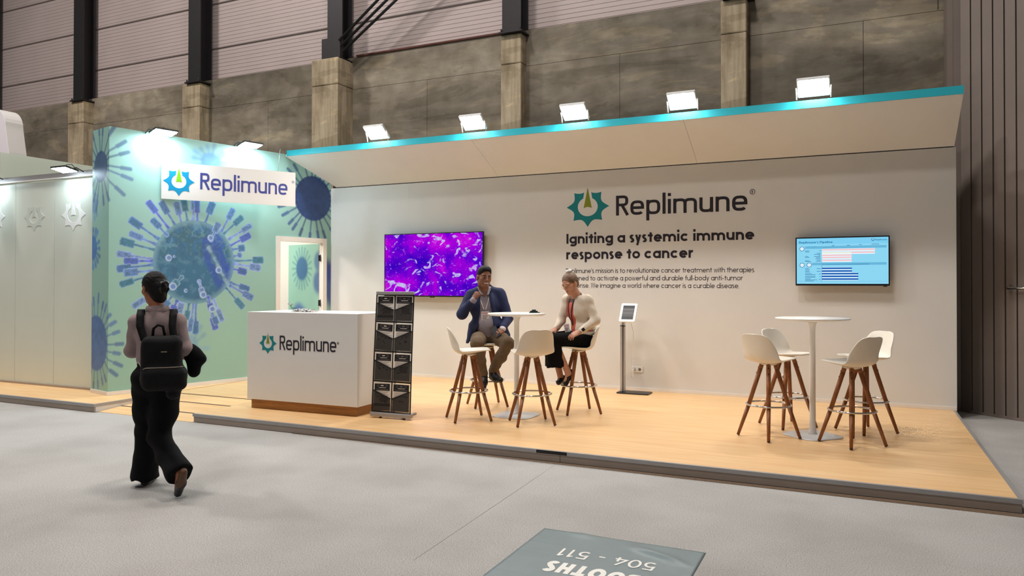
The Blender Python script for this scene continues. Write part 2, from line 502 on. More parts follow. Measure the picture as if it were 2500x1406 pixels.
def concrete(name, c0, c1, c2, stretch, streak):
    m = mat(name, c1, 0.85, spec=0.25)
    nt = m.node_tree; b = nt.nodes['Principled BSDF']
    tc = nt.nodes.new('ShaderNodeTexCoord')
    mp = nt.nodes.new('ShaderNodeMapping'); mp.inputs['Scale'].default_value = stretch
    n = nt.nodes.new('ShaderNodeTexNoise'); n.inputs['Scale'].default_value = 1.0; n.inputs['Detail'].default_value = 8; n.inputs['Roughness'].default_value = 0.62; n.inputs['Distortion'].default_value = 0.4
    r = nt.nodes.new('ShaderNodeValToRGB')
    for i, (p, c) in enumerate(((0.35, c0), (0.5, c1), (0.63, c2))):
        el = r.color_ramp.elements[i] if i < 2 else r.color_ramp.elements.new(p)
        el.position = p; el.color = lin(*c)
    n2 = nt.nodes.new('ShaderNodeTexNoise'); n2.inputs['Scale'].default_value = 14; n2.inputs['Detail'].default_value = 6
    mp2 = nt.nodes.new('ShaderNodeMapping'); mp2.inputs['Scale'].default_value = streak
    r2 = nt.nodes.new('ShaderNodeValToRGB')
    r2.color_ramp.elements[0].position = 0.3; r2.color_ramp.elements[0].color = (0.72, 0.70, 0.66, 1)
    r2.color_ramp.elements[1].position = 0.65; r2.color_ramp.elements[1].color = (1, 1, 1, 1)
    mx = nt.nodes.new('ShaderNodeMix'); mx.data_type = 'RGBA'; mx.blend_type = 'MULTIPLY'; mx.inputs[0].default_value = 1
    bp = nt.nodes.new('ShaderNodeBump'); bp.inputs['Strength'].default_value = 0.3; bp.inputs['Distance'].default_value = 0.02
    # pale washed-out stains and darker wet streaks with ragged edges
    mp3 = nt.nodes.new('ShaderNodeMapping'); mp3.inputs['Scale'].default_value = (.42, 1, 1.5); mp3.inputs['Location'].default_value = (3.7, 0, .6)
    n3 = nt.nodes.new('ShaderNodeTexNoise'); n3.inputs['Scale'].default_value = .9; n3.inputs['Detail'].default_value = 10; n3.inputs['Roughness'].default_value = .66; n3.inputs['Distortion'].default_value = .8
    r3 = nt.nodes.new('ShaderNodeValToRGB')
    r3.color_ramp.elements[0].position = .44; r3.color_ramp.elements[0].color = (.80, .79, .77, 1)
    r3.color_ramp.elements[1].position = .60; r3.color_ramp.elements[1].color = (1.32, 1.28, 1.18, 1)
    e_ = r3.color_ramp.elements.new(.47); e_.color = (1, 1, 1, 1)
    e_ = r3.color_ramp.elements.new(.56); e_.color = (1, 1, 1, 1)
    mx3 = nt.nodes.new('ShaderNodeMix'); mx3.data_type = 'RGBA'; mx3.blend_type = 'MULTIPLY'; mx3.inputs[0].default_value = 1
    for a, c in ((tc.outputs['Object'], mp3.inputs[0]), (mp3.outputs[0], n3.inputs['Vector']), (n3.outputs[0], r3.inputs[0]), (r3.outputs[0], mx3.inputs[7])):
        nt.links.new(a, c)
    for a, c in ((tc.outputs['Object'], mp.inputs[0]), (tc.outputs['Object'], mp2.inputs[0]), (mp.outputs[0], n.inputs['Vector']),
                 (mp2.outputs[0], n2.inputs['Vector']), (n.outputs[0], r.inputs[0]), (n2.outputs[0], r2.inputs[0]), (r.outputs[0], mx.inputs[6]),
                 (r2.outputs[0], mx.inputs[7]), (mx.outputs[2], mx3.inputs[6]), (mx3.outputs[2], b.inputs['Base Color']), (n2.outputs[0], bp.inputs['Height']), (bp.outputs[0], b.inputs['Normal'])):
        nt.links.new(a, c)
    return m
M['concrete_wall'] = concrete('concrete_wall', (116, 110, 98), (146, 137, 123), (176, 166, 148), (0.25, 1, 1.1), (0.25, 1, 0.25))
M['concrete_post'] = concrete('concrete_post', (158, 142, 118), (190, 174, 148), (214, 200, 174), (1.6, 1.6, 0.5), (1.2, 1.2, 0.12))
M['cladding'] = mat('cladding', (192, 177, 174), 0.5, 0.1, noise=0.05, scale=1.2)
M['clad_joint'] = mat('clad_joint', (128, 116, 112), .8, noise=.05)
M['joint'] = mat('joint', (76, 70, 62), 0.9, noise=0.05)
M['right_steel'] = mat('right_steel', (134, 122, 114), 0.55, 0.15, noise=0.06, scale=2)
M['groove'] = mat('groove', (36, 30, 30), 0.8, noise=0.05)

M['seam'] = mat('carpet_seam', (158, 155, 151), .95, noise=.05)
ZP = 0.10                       # top of the booth platform
YB = 10.07                      # face of the booth's back wall
XL, XR = -8.0, 1.013            # its ends
ZW = 3.18                       # its top

# ------------------------------------------------------------------ the setting
fl = MB().box((-30, -8, -0.05), (12, 14, 0)).build('floor', M['carpet'])
tag(fl, 'grey speckled carpet covering the exhibition hall floor', 'floor', kind='structure')
tr = MB().add([(-5.4, 6.098, 0.003), (1.0, 6.098, 0.003), (1.0, 6.015, 0.003), (-2.6, 6.052, 0.003), (-5.4, 6.09, 0.003),
               (-5.4, 6.098, 0), (1.0, 6.098, 0), (1.0, 6.015, 0), (-2.6, 6.052, 0), (-5.4, 6.09, 0)],
              [(0, 1, 2, 3, 4), (0, 4, 9, 5), (4, 3, 8, 9), (3, 2, 7, 8), (2, 1, 6, 7), (1, 0, 5, 6)]).build('trim_1', M['brown_strip'])
tag(tr, 'bare brown strip between carpet edge and wooden platform', 'floor trim', kind='structure')
seam = MB().add([(-2.412, 6.03, .0012), (-2.408, 6.03, .0012), (-2.304, 3.6, .0012), (-2.307, 3.6, .0012)], [(0, 1, 2, 3)]).build('trim_2', M['seam'])
tag(seam, 'thin dark seam in the grey carpet running toward the booth', 'floor trim', kind='structure')

# hall wall: concrete below, ribbed sheet above
YH = 11.3
mb = MB()
edges = [-23, -17.9, -14.27, -10.66, -6.97, -3.43, 0.04, 3.6]
for z0, z1, eds in ((0, 5.2, edges), (5.206, 5.8, [-23, -16.1, -12.47, -8.75, -5.25, -1.66, 3.6])):
    for a, b in zip(eds[:-1], eds[1:]):
        mb.box((a + .003, YH, z0), (b - .003, YH + .25, z1))
mb.box((-23, YH + .03, 0), (3.6, YH + .24, 5.78), 1)
mb.box((0.93, YH - .004, 5.22), (0.942, YH, 5.78), 1)
wb = mb.build('wall_back', [M['concrete_wall'], M['joint']])
tag(wb, 'stained grey concrete slab wall of the hall behind the booth', 'wall', kind='structure')
mb = MB()
z = 5.8
pts = []
while z < 9.6:
    for dz, dy in ((0, 0), (.052, 0), (.058, -.006), (.072, -.006), (.078, 0)):
        pts.append((YH + .12 + dy, z + dz))
    z += .078
for k, (a, b) in enumerate(zip([-23, -16.1, -12.47, -8.8, -5.2, -1.6], [-16.1, -12.47, -8.8, -5.2, -1.6, 3.6])):
    vs = [(x, y, zz) for x in (a, b) for y, zz in pts]
    n = len(pts)
    mb.add(vs, [(i, i + 1, n + i + 1, n + i) for i in range(n - 1)])
for z in (6.48, 7.42, 8.36):
    mb.box((-23, YH + .095, z), (3.6, YH + .13, z + .018), 1)
mb.box((-23, YH + .1, 5.8), (3.6, YH + .3, 5.812), 1)
wu = mb.build('wall_back_upper', [M['cladding'], M['clad_joint']])
tag(wu, 'pinkish grey ribbed metal sheeting above the concrete wall', 'wall', kind='structure')

# concrete pillars and the steel posts standing on them
px = [(-16.14, .54, .25), (-12.51, .50, .25), (-8.89, .60, .45), (-5.225, .37, .22), (-1.66, .36, .22)]
wh = ['first concrete pillar from the left, rising above the low pale green wall', 'concrete pillar left of the middle of the printed wall, behind its lamps',
      'thickest concrete pillar, below the foot of the diagonal rods', 'concrete pillar between the second and third canopy floodlights',
      'tall concrete pillar between the fourth and fifth canopy floodlights']
for (x, w, d), lb in zip(px, wh):
    yf = YH - d
    t = thing('concrete_pillar', lb, 'pillar', (x, yf, 0), 0, 'concrete pillars along the hall wall')
    k = yf / YH
    MB().box((-w / 2, 0, 0), (w / 2, d + .02, 5.205)).build('shaft', M['concrete_post'], t, bevel=.015)
    MB().box((-w / 2 - .003, -.003, 5.21), (w / 2 + .003, d + .02, 5.70)).build('capital', M['concrete_post'], t, bevel=.02)
sx = [(-19.6, 'far left dark steel post at the picture edge'), (-16.05, 'dark steel post standing on the first concrete pillar from the left'),
      (-12.42, 'dark steel post on the concrete pillar behind the printed wall'), (-8.82, 'dark steel post with a bracket holding the diagonal rods'),
      (-5.2, 'dark steel post above the second and third canopy floodlights'), (-1.6, 'dark steel post on the tall concrete pillar, mostly above the picture')]
for x, lb in sx:
    t = thing('steel_post', lb, 'post', (x, YH - .25, 5.702), 0, 'dark steel posts above the concrete wall')
    mb = MB().box((-.17, 0, .02), (.17, .022, 3.9)).box((-.17, .28, .02), (.17, .3, 3.9)).box((-.012, .02, .02), (.012, .3, 3.9))
    mb.build('beam', M['dark_metal'], t)
    bp = MB().box((-.21, -.06, 0), (.21, .32, .025))
    for bx in (-.17, .17):
        bp.cyl((bx, -.03, .02), (bx, -.03, .07), .016, n=8)
    bp.build('foot_plate', M['dark_metal'], t)
    if abs(x + 8.82) < .01:
        MB().box((-.22, -.10, .02), (.20, -.01, .40)).build('bracket', M['dark_metal'], t)
for k, (a, b) in enumerate((((-8.62, 10.93, 6.02), (-6.2, 10.9, 7.72)), ((-8.60, 10.95, 5.92), (-6.0, 10.92, 7.66)), ((-8.58, 10.97, 5.82), (-5.8, 10.94, 7.60)))):
    o = MB().cyl(a, b, .026, n=10).build('brace_rod', M['dark_metal'])
    tag(o, ('uppermost', 'middle', 'lowest')[k] + ' of the three dark diagonal rods rising from the post bracket', 'rod', 'diagonal brace rods')
# rust coloured edge strip on the wall top
o = MB().box((-8.5, YH - .03, 5.802), (-5.45, YH + .1, 5.83)).build('trim_3', mat('rust', (96, 56, 46), .8, noise=.2, scale=10))
tag(o, 'rust brown strip along the top of the concrete wall', 'trim', kind='structure')

# right: ribbed dark steel leaf
t = thing('wall_right', 'dark ribbed steel wall at the right edge', 'wall', (1.13, 10.70, 0), math.atan2(-.507, .595))
t['kind'] = 'structure'
mb = MB()
x = 0.0
for i in range(14):
    mb.box((x, 0, 0.012), (x + .118, .05, 8)); mb.box((x + .116, .03, 0.012), (x + .138, .05, 8), 1); x += .135
mb.box((0, .05, 0), (x, .1, 8))
mb.build('ribbed_panel', [M['right_steel'], M['groove']], t)
MB().box((0, -.012, 0.0), (x, .0, .035)).build('bottom_rail', M['right_steel'], t)
rb = MB().tube([(.60, -.005, 1.53), (.60, -.07, 1.53), (.62, -.08, 1.53), (.95, -.08, 1.53), (.97, -.07, 1.53), (.97, -.005, 1.53)], .016)
rb.box((.585, -.012, 1.49), (.615, 0, 1.57))
o = rb.build('door_bar', M['chrome'], t); o['label'] = 'chrome horizontal bar handle'
o = MB().box((1.06, 10.72, 0), (1.17, 11.28, 8)).box((1.0, 10.9, 0), (1.06, 11.28, 8)).build('trim_4', M['right_steel'])
tag(o, 'dark steel corner post between concrete wall and ribbed wall', 'post', kind='structure')

# booth platform ---------------------------------------------------------------
t = thing('booth_platform', 'low wooden booth platform under the counter and bar tables', 'platform', (0, 0, 0))
MB().box((-6.85, 6.13, .062), (.975, 10.17, ZP)).build('wood_deck', M['wood_floor'], t)
MB().box((-6.84, 6.14, 0.001), (.97, 10.17, .0615)).build('base', M['fascia'], t)
MB().box((-6.853, 6.10, .068), (1.003, 6.13, ZP)).box((.975, 6.13, .068), (1.003, 10.16, ZP)).box((-6.853, 6.13, .068), (-6.849, 7.35, ZP)).build('edge_trim', M['metal_grey'], t)
for a, b in ((-6.847, -2.40), (-2.395, .996)):
    MB().box((a, 6.112, .004), (b, 6.13, .068)).build('fascia_board', M['fascia'], t)
MB().box((.98, 6.13, .004), (.996, 10.12, .068)).build('side_board', M['fascia'], t)
o = MB().box((-2.62, 6.0985, .07), (-2.33, 6.1005, .098)).build('tape', M['groove'], t); o['label'] = 'black tape patch on the edge trim'

t = thing('side_platform', 'smaller wooden platform under the pale green panel wall', 'platform', (0, 0, 0))
MB().prism([(-14.0, 6.07), (-8.475, 6.07), (-8.475, 8.45), (-8.932, 6.578), (-9.43, 6.694), (-9.43, 6.83), (-14.0, 6.83)], Matrix.Identity(4), .062, ZP).build('wood_deck', M['wood_floor'], t)
MB().prism([(-14.0, 6.08), (-8.48, 6.08), (-8.48, 8.40), (-8.93, 6.57), (-9.44, 6.68), (-9.44, 6.82), (-14.0, 6.82)], Matrix.Identity(4), .001, .0615).build('base', M['fascia'], t)
MB().box((-14.0, 6.04, .068), (-8.447, 6.07, ZP + .001)).box((-8.475, 6.07, .068), (-8.447, 7.32, ZP + .001)).build('edge_trim', M['metal_grey'], t)
MB().box((-14.0, 6.052, .004), (-8.452, 6.07, .068)).build('fascia_board', M['fascia'], t)
MB().box((-8.47, 6.07, .004), (-8.452, 7.3, .068)).build('side_board', M['white_panel'], t)

t = thing('ramp', 'sloping wooden ramp with dark strips between the two platforms', 'ramp', (0, 0, 0))
xa, xb = -8.446, -6.855
mb = MB().add([(xa, 6.10, .004), (xb, 6.10, .004), (xb, 7.32, ZP), (xa, 7.32, ZP), (xb, 10.05, ZP), (-8.09, 10.05, ZP),
               (xa, 6.10, .0), (xb, 6.10, .0), (xb, 10.05, .0), (-8.09, 10.05, .0), (xa, 8.60, ZP), (xa, 8.60, .0)],
              [(0, 1, 2, 3), (3, 2, 4, 5, 10), (6, 11, 9, 8, 7), (0, 6, 7, 1), (1, 7, 8, 4, 2), (0, 3, 10, 11, 6), (10, 5, 9, 11), (5, 4, 8, 9)])
mb.build('wood_deck', M['wood_floor'], t)
for y in (6.40, 6.82, 7.19):
    zz = .004 + (y - 6.1) / 1.22 * .096
    zz2 = .004 + (y + .022 - 6.1) / 1.22 * .096
    MB().add([(xa, y, zz + .002), (xb, y, zz + .002), (xb, y + .022, zz2 + .002), (xa, y + .022, zz2 + .002),
              (xa, y, zz - .002), (xb, y, zz - .002), (xb, y + .022, zz2 - .002), (xa, y + .022, zz2 - .002)],
             [(0, 1, 2, 3), (0, 4, 5, 1), (1, 5, 6, 2), (2, 6, 7, 3), (3, 7, 4, 0)]).build('grip_strip', M['groove'], t)

# booth back wall ----------------------------------------------------------------
w = thing('wall_booth_back', 'white panelled back wall of the booth carrying the large logo and screens', 'wall', (0, 0, 0))
w['kind'] = 'structure'
mb = MB()
eds = [XL - .12, -6.548, -5.47, -4.41, -3.363, -2.258, -1.167, -.079, XR]
for i, (a, b) in enumerate(zip(eds[:-1], eds[1:])):
    mb.box((a + .0009, YB, ZP), (b - (.0009 if i < 7 else 0), YB + .04, ZW))
mb.box((XL - .1, YB + .0012, ZP), (XR - .01, YB + .06, ZW - .005))
mb.build('panels', M['white_panel'], w)
WM = Matrix(((1, 0, 0, 0), (0, 0, -1, YB), (0, 1, 0, 0), (0, 0, 0, 1)))
mb = emblem(MB(), WM, -3.53, 2.675, .32, ry=.287)
o = mb.build('logo_emblem', [M['teal_ink'], M['green_ink']], w); o['label'] = 'teal cog emblem with green needle'
mb = text(MB(), 'Replimune', WM, -3.11, 2.533, .278, .135, width=1.775, e=3.0, X=.715, B=.62)
reg_mark(mb, WM, -1.272, 2.773, .031, .007)
o = mb.build('logo_lettering', M['dark_text'], w); o['label'] = 'large dark lettering Replimune'
mb = text(MB(), 'Igniting a systemic immune', WM, -3.853, 2.153, .142, .212, width=2.602, X=.73, B=.78)
text(mb, 'response to cancer', WM, -3.856, 1.927, .142, .212, width=1.82, X=.73, B=.78)
mb.build('headline_lettering', M['dark_text'], w)
k = 2.608 / (text_len("Replimune's mission is to revolutionize cancer treatment with therapies", .105, B=.64) * .072)
mb = MB()
for s, y, wd in (("Replimune's mission is to revolutionize cancer treatment with therapies", 1.728, 2.608),
                 ("designed to activate a powerful and durable full-body anti-tumor", 1.622, 2.467),
                 ("response. We imagine a world where cancer is a curable disease.", 1.519, 2.421)):
    text(mb, s, WM, -3.86, y, .068, .115, width=wd, B=.72, t=.0015)
mb.build('paragraph_lettering', M['dark_text'], w)
o = MB().box((XL + .02, YB - .012, ZP + .001), (XR - .002, YB - .0005, ZP + .042)).build('baseboard_back', M['white_trim'])
tag(o, 'white skirting strip at the foot of the white back wall', 'skirting', kind='structure')

# printed wall ----------------------------------------------------------------------
A = Vector((-8.93766, 6.58626, 0))
MD = Vector((math.sin(math.radians(13.47)), math.cos(math.radians(13.47)), 0))      # along the wall, away from its front corner
MN = Vector((MD.y, -MD.x, 0))                                                        # out of the wall, into the booth
RD = Vector((0.974, -0.2277, 0)).normalized()                                        # along the narrow return, towards the corner
RN = Vector((RD.y, -RD.x, 0))
ZM = 3.64
def wall_pt(s, z, off=0.0):
    return (A + MD * s + MN * off if s >= 0 else A + RD * s + RN * off) + Vector((0, 0, z))

def hash_noise(x, y, seed=0):
    xi, yi = np.floor(x), np.floor(y)
    fx, fy = x - xi, y - yi
    fx, fy = fx * fx * (3 - 2 * fx), fy * fy * (3 - 2 * fy)
    def h(a, b):
        v = np.sin(a * 127.1 + b * 311.7 + seed * 74.7) * 43758.5453
        return v - np.floor(v)
    return (h(xi, yi) * (1 - fx) + h(xi + 1, yi) * fx) * (1 - fy) + (h(xi, yi + 1) * (1 - fx) + h(xi + 1, yi + 1) * fx) * fy
def fbm(x, y, seed=0, o=4):
    return sum(hash_noise(x * 2 ** i, y * 2 ** i, seed + i) / 2 ** (i + 1) for i in range(o)) * 16 / 15

SPIKES = [(0.26, 2.44, 0.65, 2.19), (0.26, 2.25, 0.62, 2.11), (0.14, 2.14, 0.62, 2.03), (0.1, 1.97, 0.6, 1.9), (0.19, 1.87, 0.59, 1.88), (0.1, 1.76, 0.59, 1.83), (0.19, 1.71, 0.62, 1.75), (0.14, 1.55, 0.6, 1.7), (0.31, 1.25, 0.68, 1.5), (0.5, 2.7, 0.81, 2.33), (0.68, 2.71, 0.9, 2.38), (0.9, 2.72, 0.99, 2.4), (1.01, 2.77, 1.07, 2.46), (1.17, 2.79, 1.15, 2.48), (1.21, 2.78, 1.22, 2.44), (1.46, 2.77, 1.33, 2.44), (1.79, 2.7, 1.59, 2.34), (1.94, 2.59, 1.62, 2.3), (2.09, 2.47, 1.72, 2.24), (2.07, 2.32, 1.72, 2.13), (1.98, 2.12, 1.77, 2.08), (1.93, 2.01, 1.79, 1.98), (2.3, 1.94, 1.8, 1.91), (2.25, 1.81, 1.8, 1.87), (2.01, 1.74, 1.75, 1.8), (2.06, 1.48, 1.75, 1.58), (2.12, 1.34, 1.74, 1.54), (1.96, 1.2, 1.64, 1.54), (1.62, 1.01, 1.47, 1.35), (1.51, 0.89, 1.39, 1.32), (1.2, 0.84, 1.2, 1.3), (1.11, 0.88, 1.17, 1.31), (1.06, 1.05, 1.1, 1.3), (0.95, 1.15, 1.03, 1.42), (0.86, 1.2, 0.92, 1.32), (0.73, 1.23, 0.86, 1.41), (0.56, 2.46, 0.77, 2.25), (1.55, 2.47, 1.43, 2.21), (0.87, 1.54, 0.99, 1.66), (1.31, 1.4, 1.25, 1.6), (1.44, 1.18, 1.39, 1.37), (1.53, 0.97, 1.44, 1.17)]
L3 = lambda *c: np.array(lin(*c)[:3])
def sstep(e0, e1, v):
    t_ = np.clip((v - e0) / (e1 - e0), 0, 1); return t_ * t_ * (3 - 2 * t_)
def seg(s, z, a, b):
    ax, az = a; bx, bz = b
    dx, dz = bx - ax, bz - az
    L2 = dx * dx + dz * dz
    h = np.clip(((s - ax) * dx + (z - az) * dz) / L2, 0, 1)
    return np.hypot(s - ax - h * dx, z - az - h * dz), h, math.sqrt(L2)
def mixc(col, c, m):
    col[:] = col * (1 - m[:, None]) + np.asarray(c) * m[:, None]

def mural_colour(s, z):
    """the print: microscope-style particles in blues on mint green"""
    n = len(s)
    col = np.zeros((n, 3)) + L3(148, 190, 176)
    mixc(col, L3(158, 204, 198), sstep(1.0, 3.4, z) * 0.6)
    def soft(cx, cz, rx, rz, nsp, ln, c, seed, blur, inner=1.0, th=.018, head=.03, a0=0.0):
        rnd = random.Random(seed)
        for i in range(nsp):
            an = a0 + 2 * math.pi * (i + rnd.uniform(-.25, .25)) / nsp
            l = ln * rnd.uniform(.75, 1.1)
            p = (cx + rx * .9 * math.cos(an), cz + rz * .9 * math.sin(an))
            q = (cx + (rx + l * rx / max(rx, rz)) * math.cos(an), cz + (rz + l) * math.sin(an))
            d, h, L = seg(s, z, p, q)
            wd = np.where(h > .62, head, th)
            mixc(col, c * rnd.uniform(.8, 1.35), (1 - sstep(wd - blur, wd + blur, d)) * .8 * inner)
        r = np.hypot((s - cx) / rx, (z - cz) / rz)
        nz = fbm(s * 14, z * 14, seed)
        cc = c[None, :] * (0.7 + .6 * nz[:, None])
        m = (1 - sstep(1 - blur / rx, 1 + blur / rx, r)) * .95 * inner
        col[:] = col * (1 - m[:, None]) + cc * m[:, None]
    # soft background particles
    soft(1.42, 3.36, .15, .12, 14, .12, L3(92, 150, 200), 5, .035, .75)
    soft(3.22, 2.98, .36, .37, 26, .33, L3(42, 66, 128), 7, .014, 1, .013, .026)
    soft(-.25, 3.13, .20, .21, 18, .36, L3(70, 96, 140), 3, .014, .95, .013, .026)
    soft(-.36, .77, .33, .37, 26, .27, L3(84, 116, 168), 9, .014, 1, .011, .026)
    soft(-.48, 2.05, .13, .16, 16, .12, L3(70, 120, 190), 4, .02, .9)
    soft(1.12, .66, .12, .16, 14, .2, L3(120, 160, 190), 14, .03, .8)
    soft(-.44, 2.62, .06, .10, 8, .1, L3(90, 130, 190), 15, .02, .6)
    d, h, L = seg(s, z, (3.42, 1.75), (3.95, 1.1)); mixc(col, L3(62, 84, 142), (1 - sstep(.16, .34, d)) * .95)
    d, h, L = seg(s, z, (3.45, 1.80), (3.62, 1.72)); mixc(col, L3(50, 72, 150), (1 - sstep(.06, .2, d)) * .8)
    # the large particle: spikes behind, ball, spikes in front
    cx, cz, rx, rz = 1.19, 1.88, .61, .60
    def spike(t, i, front=False):
        a, b = (t[2], t[3]), (t[0], t[1])
        d, h, L = seg(s, z, a, b)
        rnd = random.Random(i)
        nz = fbm(s * 30 + i * 3, z * 30, i)
        hl = min(.58, .20 / L)                    # share of the length taken by the head
        body = .017 + .018 * np.clip(1 - h * 3.2, 0, 1) ** 2 + .008 * h
        hw = .053 * (.85 + .3 * rnd.random())
        # square cut head
        dx, dz = (b[0] - a[0]) / L, (b[1] - a[1]) / L
        u = (s - a[0]) * dx + (z - a[1]) * dz
        v = -(s - a[0]) * dz + (z - a[1]) * dx
        q0, q1 = L * (1 - hl), L * 1.0
        mid, half = (q0 + q1) / 2, (q1 - q0) / 2
        rr = .022
        qx, qy = np.abs(u - mid) - half + rr, np.abs(v) - hw + rr
        dh = np.hypot(np.maximum(qx, 0), np.maximum(qy, 0)) + np.minimum(np.maximum(qx, qy), 0) - rr
        ds = d - body
        ds = np.where(h >= 1, 1, ds)
        dd = np.minimum(dh, ds)
        hues = [L3(84, 124, 178), L3(104, 138, 196), L3(78, 130, 158), L3(120, 148, 204), L3(88, 108, 196)]
        base = hues[i % 5]
        cc = base[None, :] * (.5 + 1.25 * nz[:, None])
        rim = sstep(-.014, -.003, dd)
        cc = cc * (1 - rim[:, None] * .6) + L3(176, 200, 226)[None, :] * rim[:, None] * .6
        core = (1 - sstep(-.03, -.012, dh)) * (nz > .5) * .7
        cc = cc * (1 - core[:, None]) + L3(54, 104, 116)[None, :] * core[:, None]
        m = 1 - sstep(-.003, .004, dd)
        col[:] = col * (1 - m[:, None]) + cc * m[:, None]
    for i, t in enumerate(SPIKES[:36]):
        spike(t, i)
    r = np.hypot((s - cx) / rx, (z - cz) / rz)
    n1, n2, n3 = fbm(s * 5, z * 5, 21, 5), fbm(s * 16, z * 16, 33, 4), fbm(s * 3 + n * 0, z * 3, 55, 4)
    cc = np.zeros((n, 3)) + L3(58, 110, 142)
    up = sstep(1.75, 2.35, z + .25 * (n1 - .5))
    mixc(cc, L3(58, 104, 118), up * (n2 > .42) * .8)
    mixc(cc, L3(64, 120, 168), up * (n2 <= .42) * .6)
    ve = np.abs(n1 - .5) * 2
    mixc(cc, L3(110, 160, 176), (1 - sstep(.02, .12, ve)) * sstep(1.7, 2.1, z) * .55)
    rg = sstep(.30, .5, s - cx + .35 * (z - cz)) * sstep(.42, .58, n3 + .08)
    mixc(cc, L3(58, 98, 188), rg * .75)
    gash, hh, LL = seg(s, z, (cx + .20, cz + .22), (cx + .55, cz - .40))
    mixc(cc, L3(156, 186, 206), (1 - sstep(.01, .045, gash + .05 * (n2 - .5))) * .8)
    mixc(cc, L3(52, 78, 180), (1 - sstep(.03, .09, np.abs(gash - .10) + .06 * (n1 - .5))) * (s > cx + .1) * .6)
    mixc(cc, L3(120, 166, 190), (n2 > .60) * .2)
    mixc(cc, L3(50, 92, 128), sstep(.56, .7, fbm(s * 9, z * 9, 71, 4)) * .5)
    mixc(cc, L3(132, 176, 192), sstep(.84, .99, r) * .6)
    m = 1 - sstep(.99, 1.008, r)
    col[:] = col * (1 - m[:, None]) + cc * m[:, None]
    for i, t in enumerate(SPIKES[36:]):
        spike(t, i + 40, True)
    for kx, kz, kr in ((.80, 1.93, .05), (1.55, 1.77, .052), (1.42, 2.24, .05), (.86, 1.53, .06), (1.31, 1.41, .055), (1.45, 1.20, .055), (.88, 1.95, .022), (1.05, 1.47, .03)):
        d = np.hypot(s - kx, z - kz)
        mixc(col, L3(168, 192, 224), 1 - sstep(kr - .006, kr + .002, d))
        mixc(col, L3(104, 140, 200), 1 - sstep(kr * .55, kr * .62, np.hypot(s - kx - .006, z - kz)))
    return np.clip(col, 0, 1)

def print_material():
    m = mat('wall_print', (150, 198, 184), 0.42)
    nt = m.node_tree
    a = nt.nodes.new('ShaderNodeVertexColor'); a.layer_name = 'print'
    nt.links.new(a.outputs[0], nt.nodes['Principled BSDF'].inputs['Base Color'])
    return m
M['print'] = print_material()
M['mint'] = mat('mint_panel', (148, 190, 176), .45, noise=.01)

def print_sheet(name, parent, s0, s1, z0, z1, step, pos, colour, hole=None):
    ns, nz = max(2, int(round((s1 - s0) / step)) + 1), max(2, int(round((z1 - z0) / step)) + 1)
    ss, zs = np.linspace(s0, s1, ns), np.linspace(z0, z1, nz)
    G, H = np.meshgrid(ss, zs, indexing='ij')
    o0, os_, oz = np.array(pos(s0, z0)), np.array(pos(s1, z0)), np.array(pos(s0, z1))
    V = o0 + (os_ - o0) * ((G.ravel() - s0) / (s1 - s0))[:, None] + (oz - o0) * ((H.ravel() - z0) / (z1 - z0))[:, None]
    I = np.arange(ns * nz).reshape(ns, nz)
    Fq = np.stack([I[:-1, :-1], I[1:, :-1], I[1:, 1:], I[:-1, 1:]], -1).reshape(-1, 4)
    if hole:
        c = np.stack([(G[:-1, :-1] + G[1:, 1:]) / 2, (H[:-1, :-1] + H[1:, 1:]) / 2], -1).reshape(-1, 2)
        Fq = Fq[~((c[:, 0] > hole[0]) & (c[:, 0] < hole[1]) & (c[:, 1] > hole[2]) & (c[:, 1] < hole[3]))]
    me = bpy.data.meshes.new(name)
    me.vertices.add(len(V)); me.vertices.foreach_set('co', V.ravel())
    me.loops.add(Fq.size); me.loops.foreach_set('vertex_index', Fq.ravel())
    me.polygons.add(len(Fq)); me.polygons.foreach_set('loop_start', np.arange(len(Fq)) * 4)
    me.update(calc_edges=True)
    ca = me.color_attributes.new('print', 'FLOAT_COLOR', 'POINT')
    c = colour(G.ravel(), H.ravel())
    ca.data.foreach_set('color', np.concatenate([c, np.ones((len(c), 1))], 1).ravel())
    me.materials.append(M['print'])
    o = bpy.data.objects.new(name, me)
    return link(o, parent)

DS0, DS1, DZ1 = 2.56, 3.44, 2.295      # door opening
w = thing('wall_left', 'mint green wall printed with a large blue spiky particle', 'wall', (0, 0, 0))
w['kind'] = 'structure'
SEND = 3.585
print_sheet('printed_face', w, 0.0, SEND, ZP, ZM, .0075, lambda s, z: wall_pt(s, z), mural_colour, (DS0, DS1, ZP - 1, DZ1))
print_sheet('printed_return', w, -.50, -0.0001, ZP, ZM, .0075, lambda s, z: A + RD * s + Vector((0, 0, z)), mural_colour)
# the panels behind the print
B3 = lambda s, d: A + MD * s - MN * d
mb = MB()
def wall_block(s0, s1, z0, z1, d0=.002, d1=.06):
    p = [B3(s0, d0), B3(s1, d0), B3(s1, d1), B3(s0, d1)]
    mb.add([(q.x, q.y, z) for z in (z0, z1) for q in p], [(3, 2, 1, 0), (4, 5, 6, 7), (0, 1, 5, 4), (1, 2, 6, 5), (2, 3, 7, 6), (3, 0, 4, 7)])
wall_block(.04, DS0, ZP, ZM); wall_block(DS1, SEND, ZP, ZM); wall_block(DS0, DS1, DZ1, ZM)
p = [A + RD * -.5 - RN * .002, A - RN * .002 - RD * .002, A - RN * .05 - RD * .002, A + RD * -.5 - RN * .05]
mb.add([(q.x, q.y, z) for z in (ZP, ZM) for q in p], [(3, 2, 1, 0), (4, 5, 6, 7), (0, 1, 5, 4), (1, 2, 6, 5), (2, 3, 7, 6), (3, 0, 4, 7)])
mb.build('backing', M['mint'], w)
mb = MB()
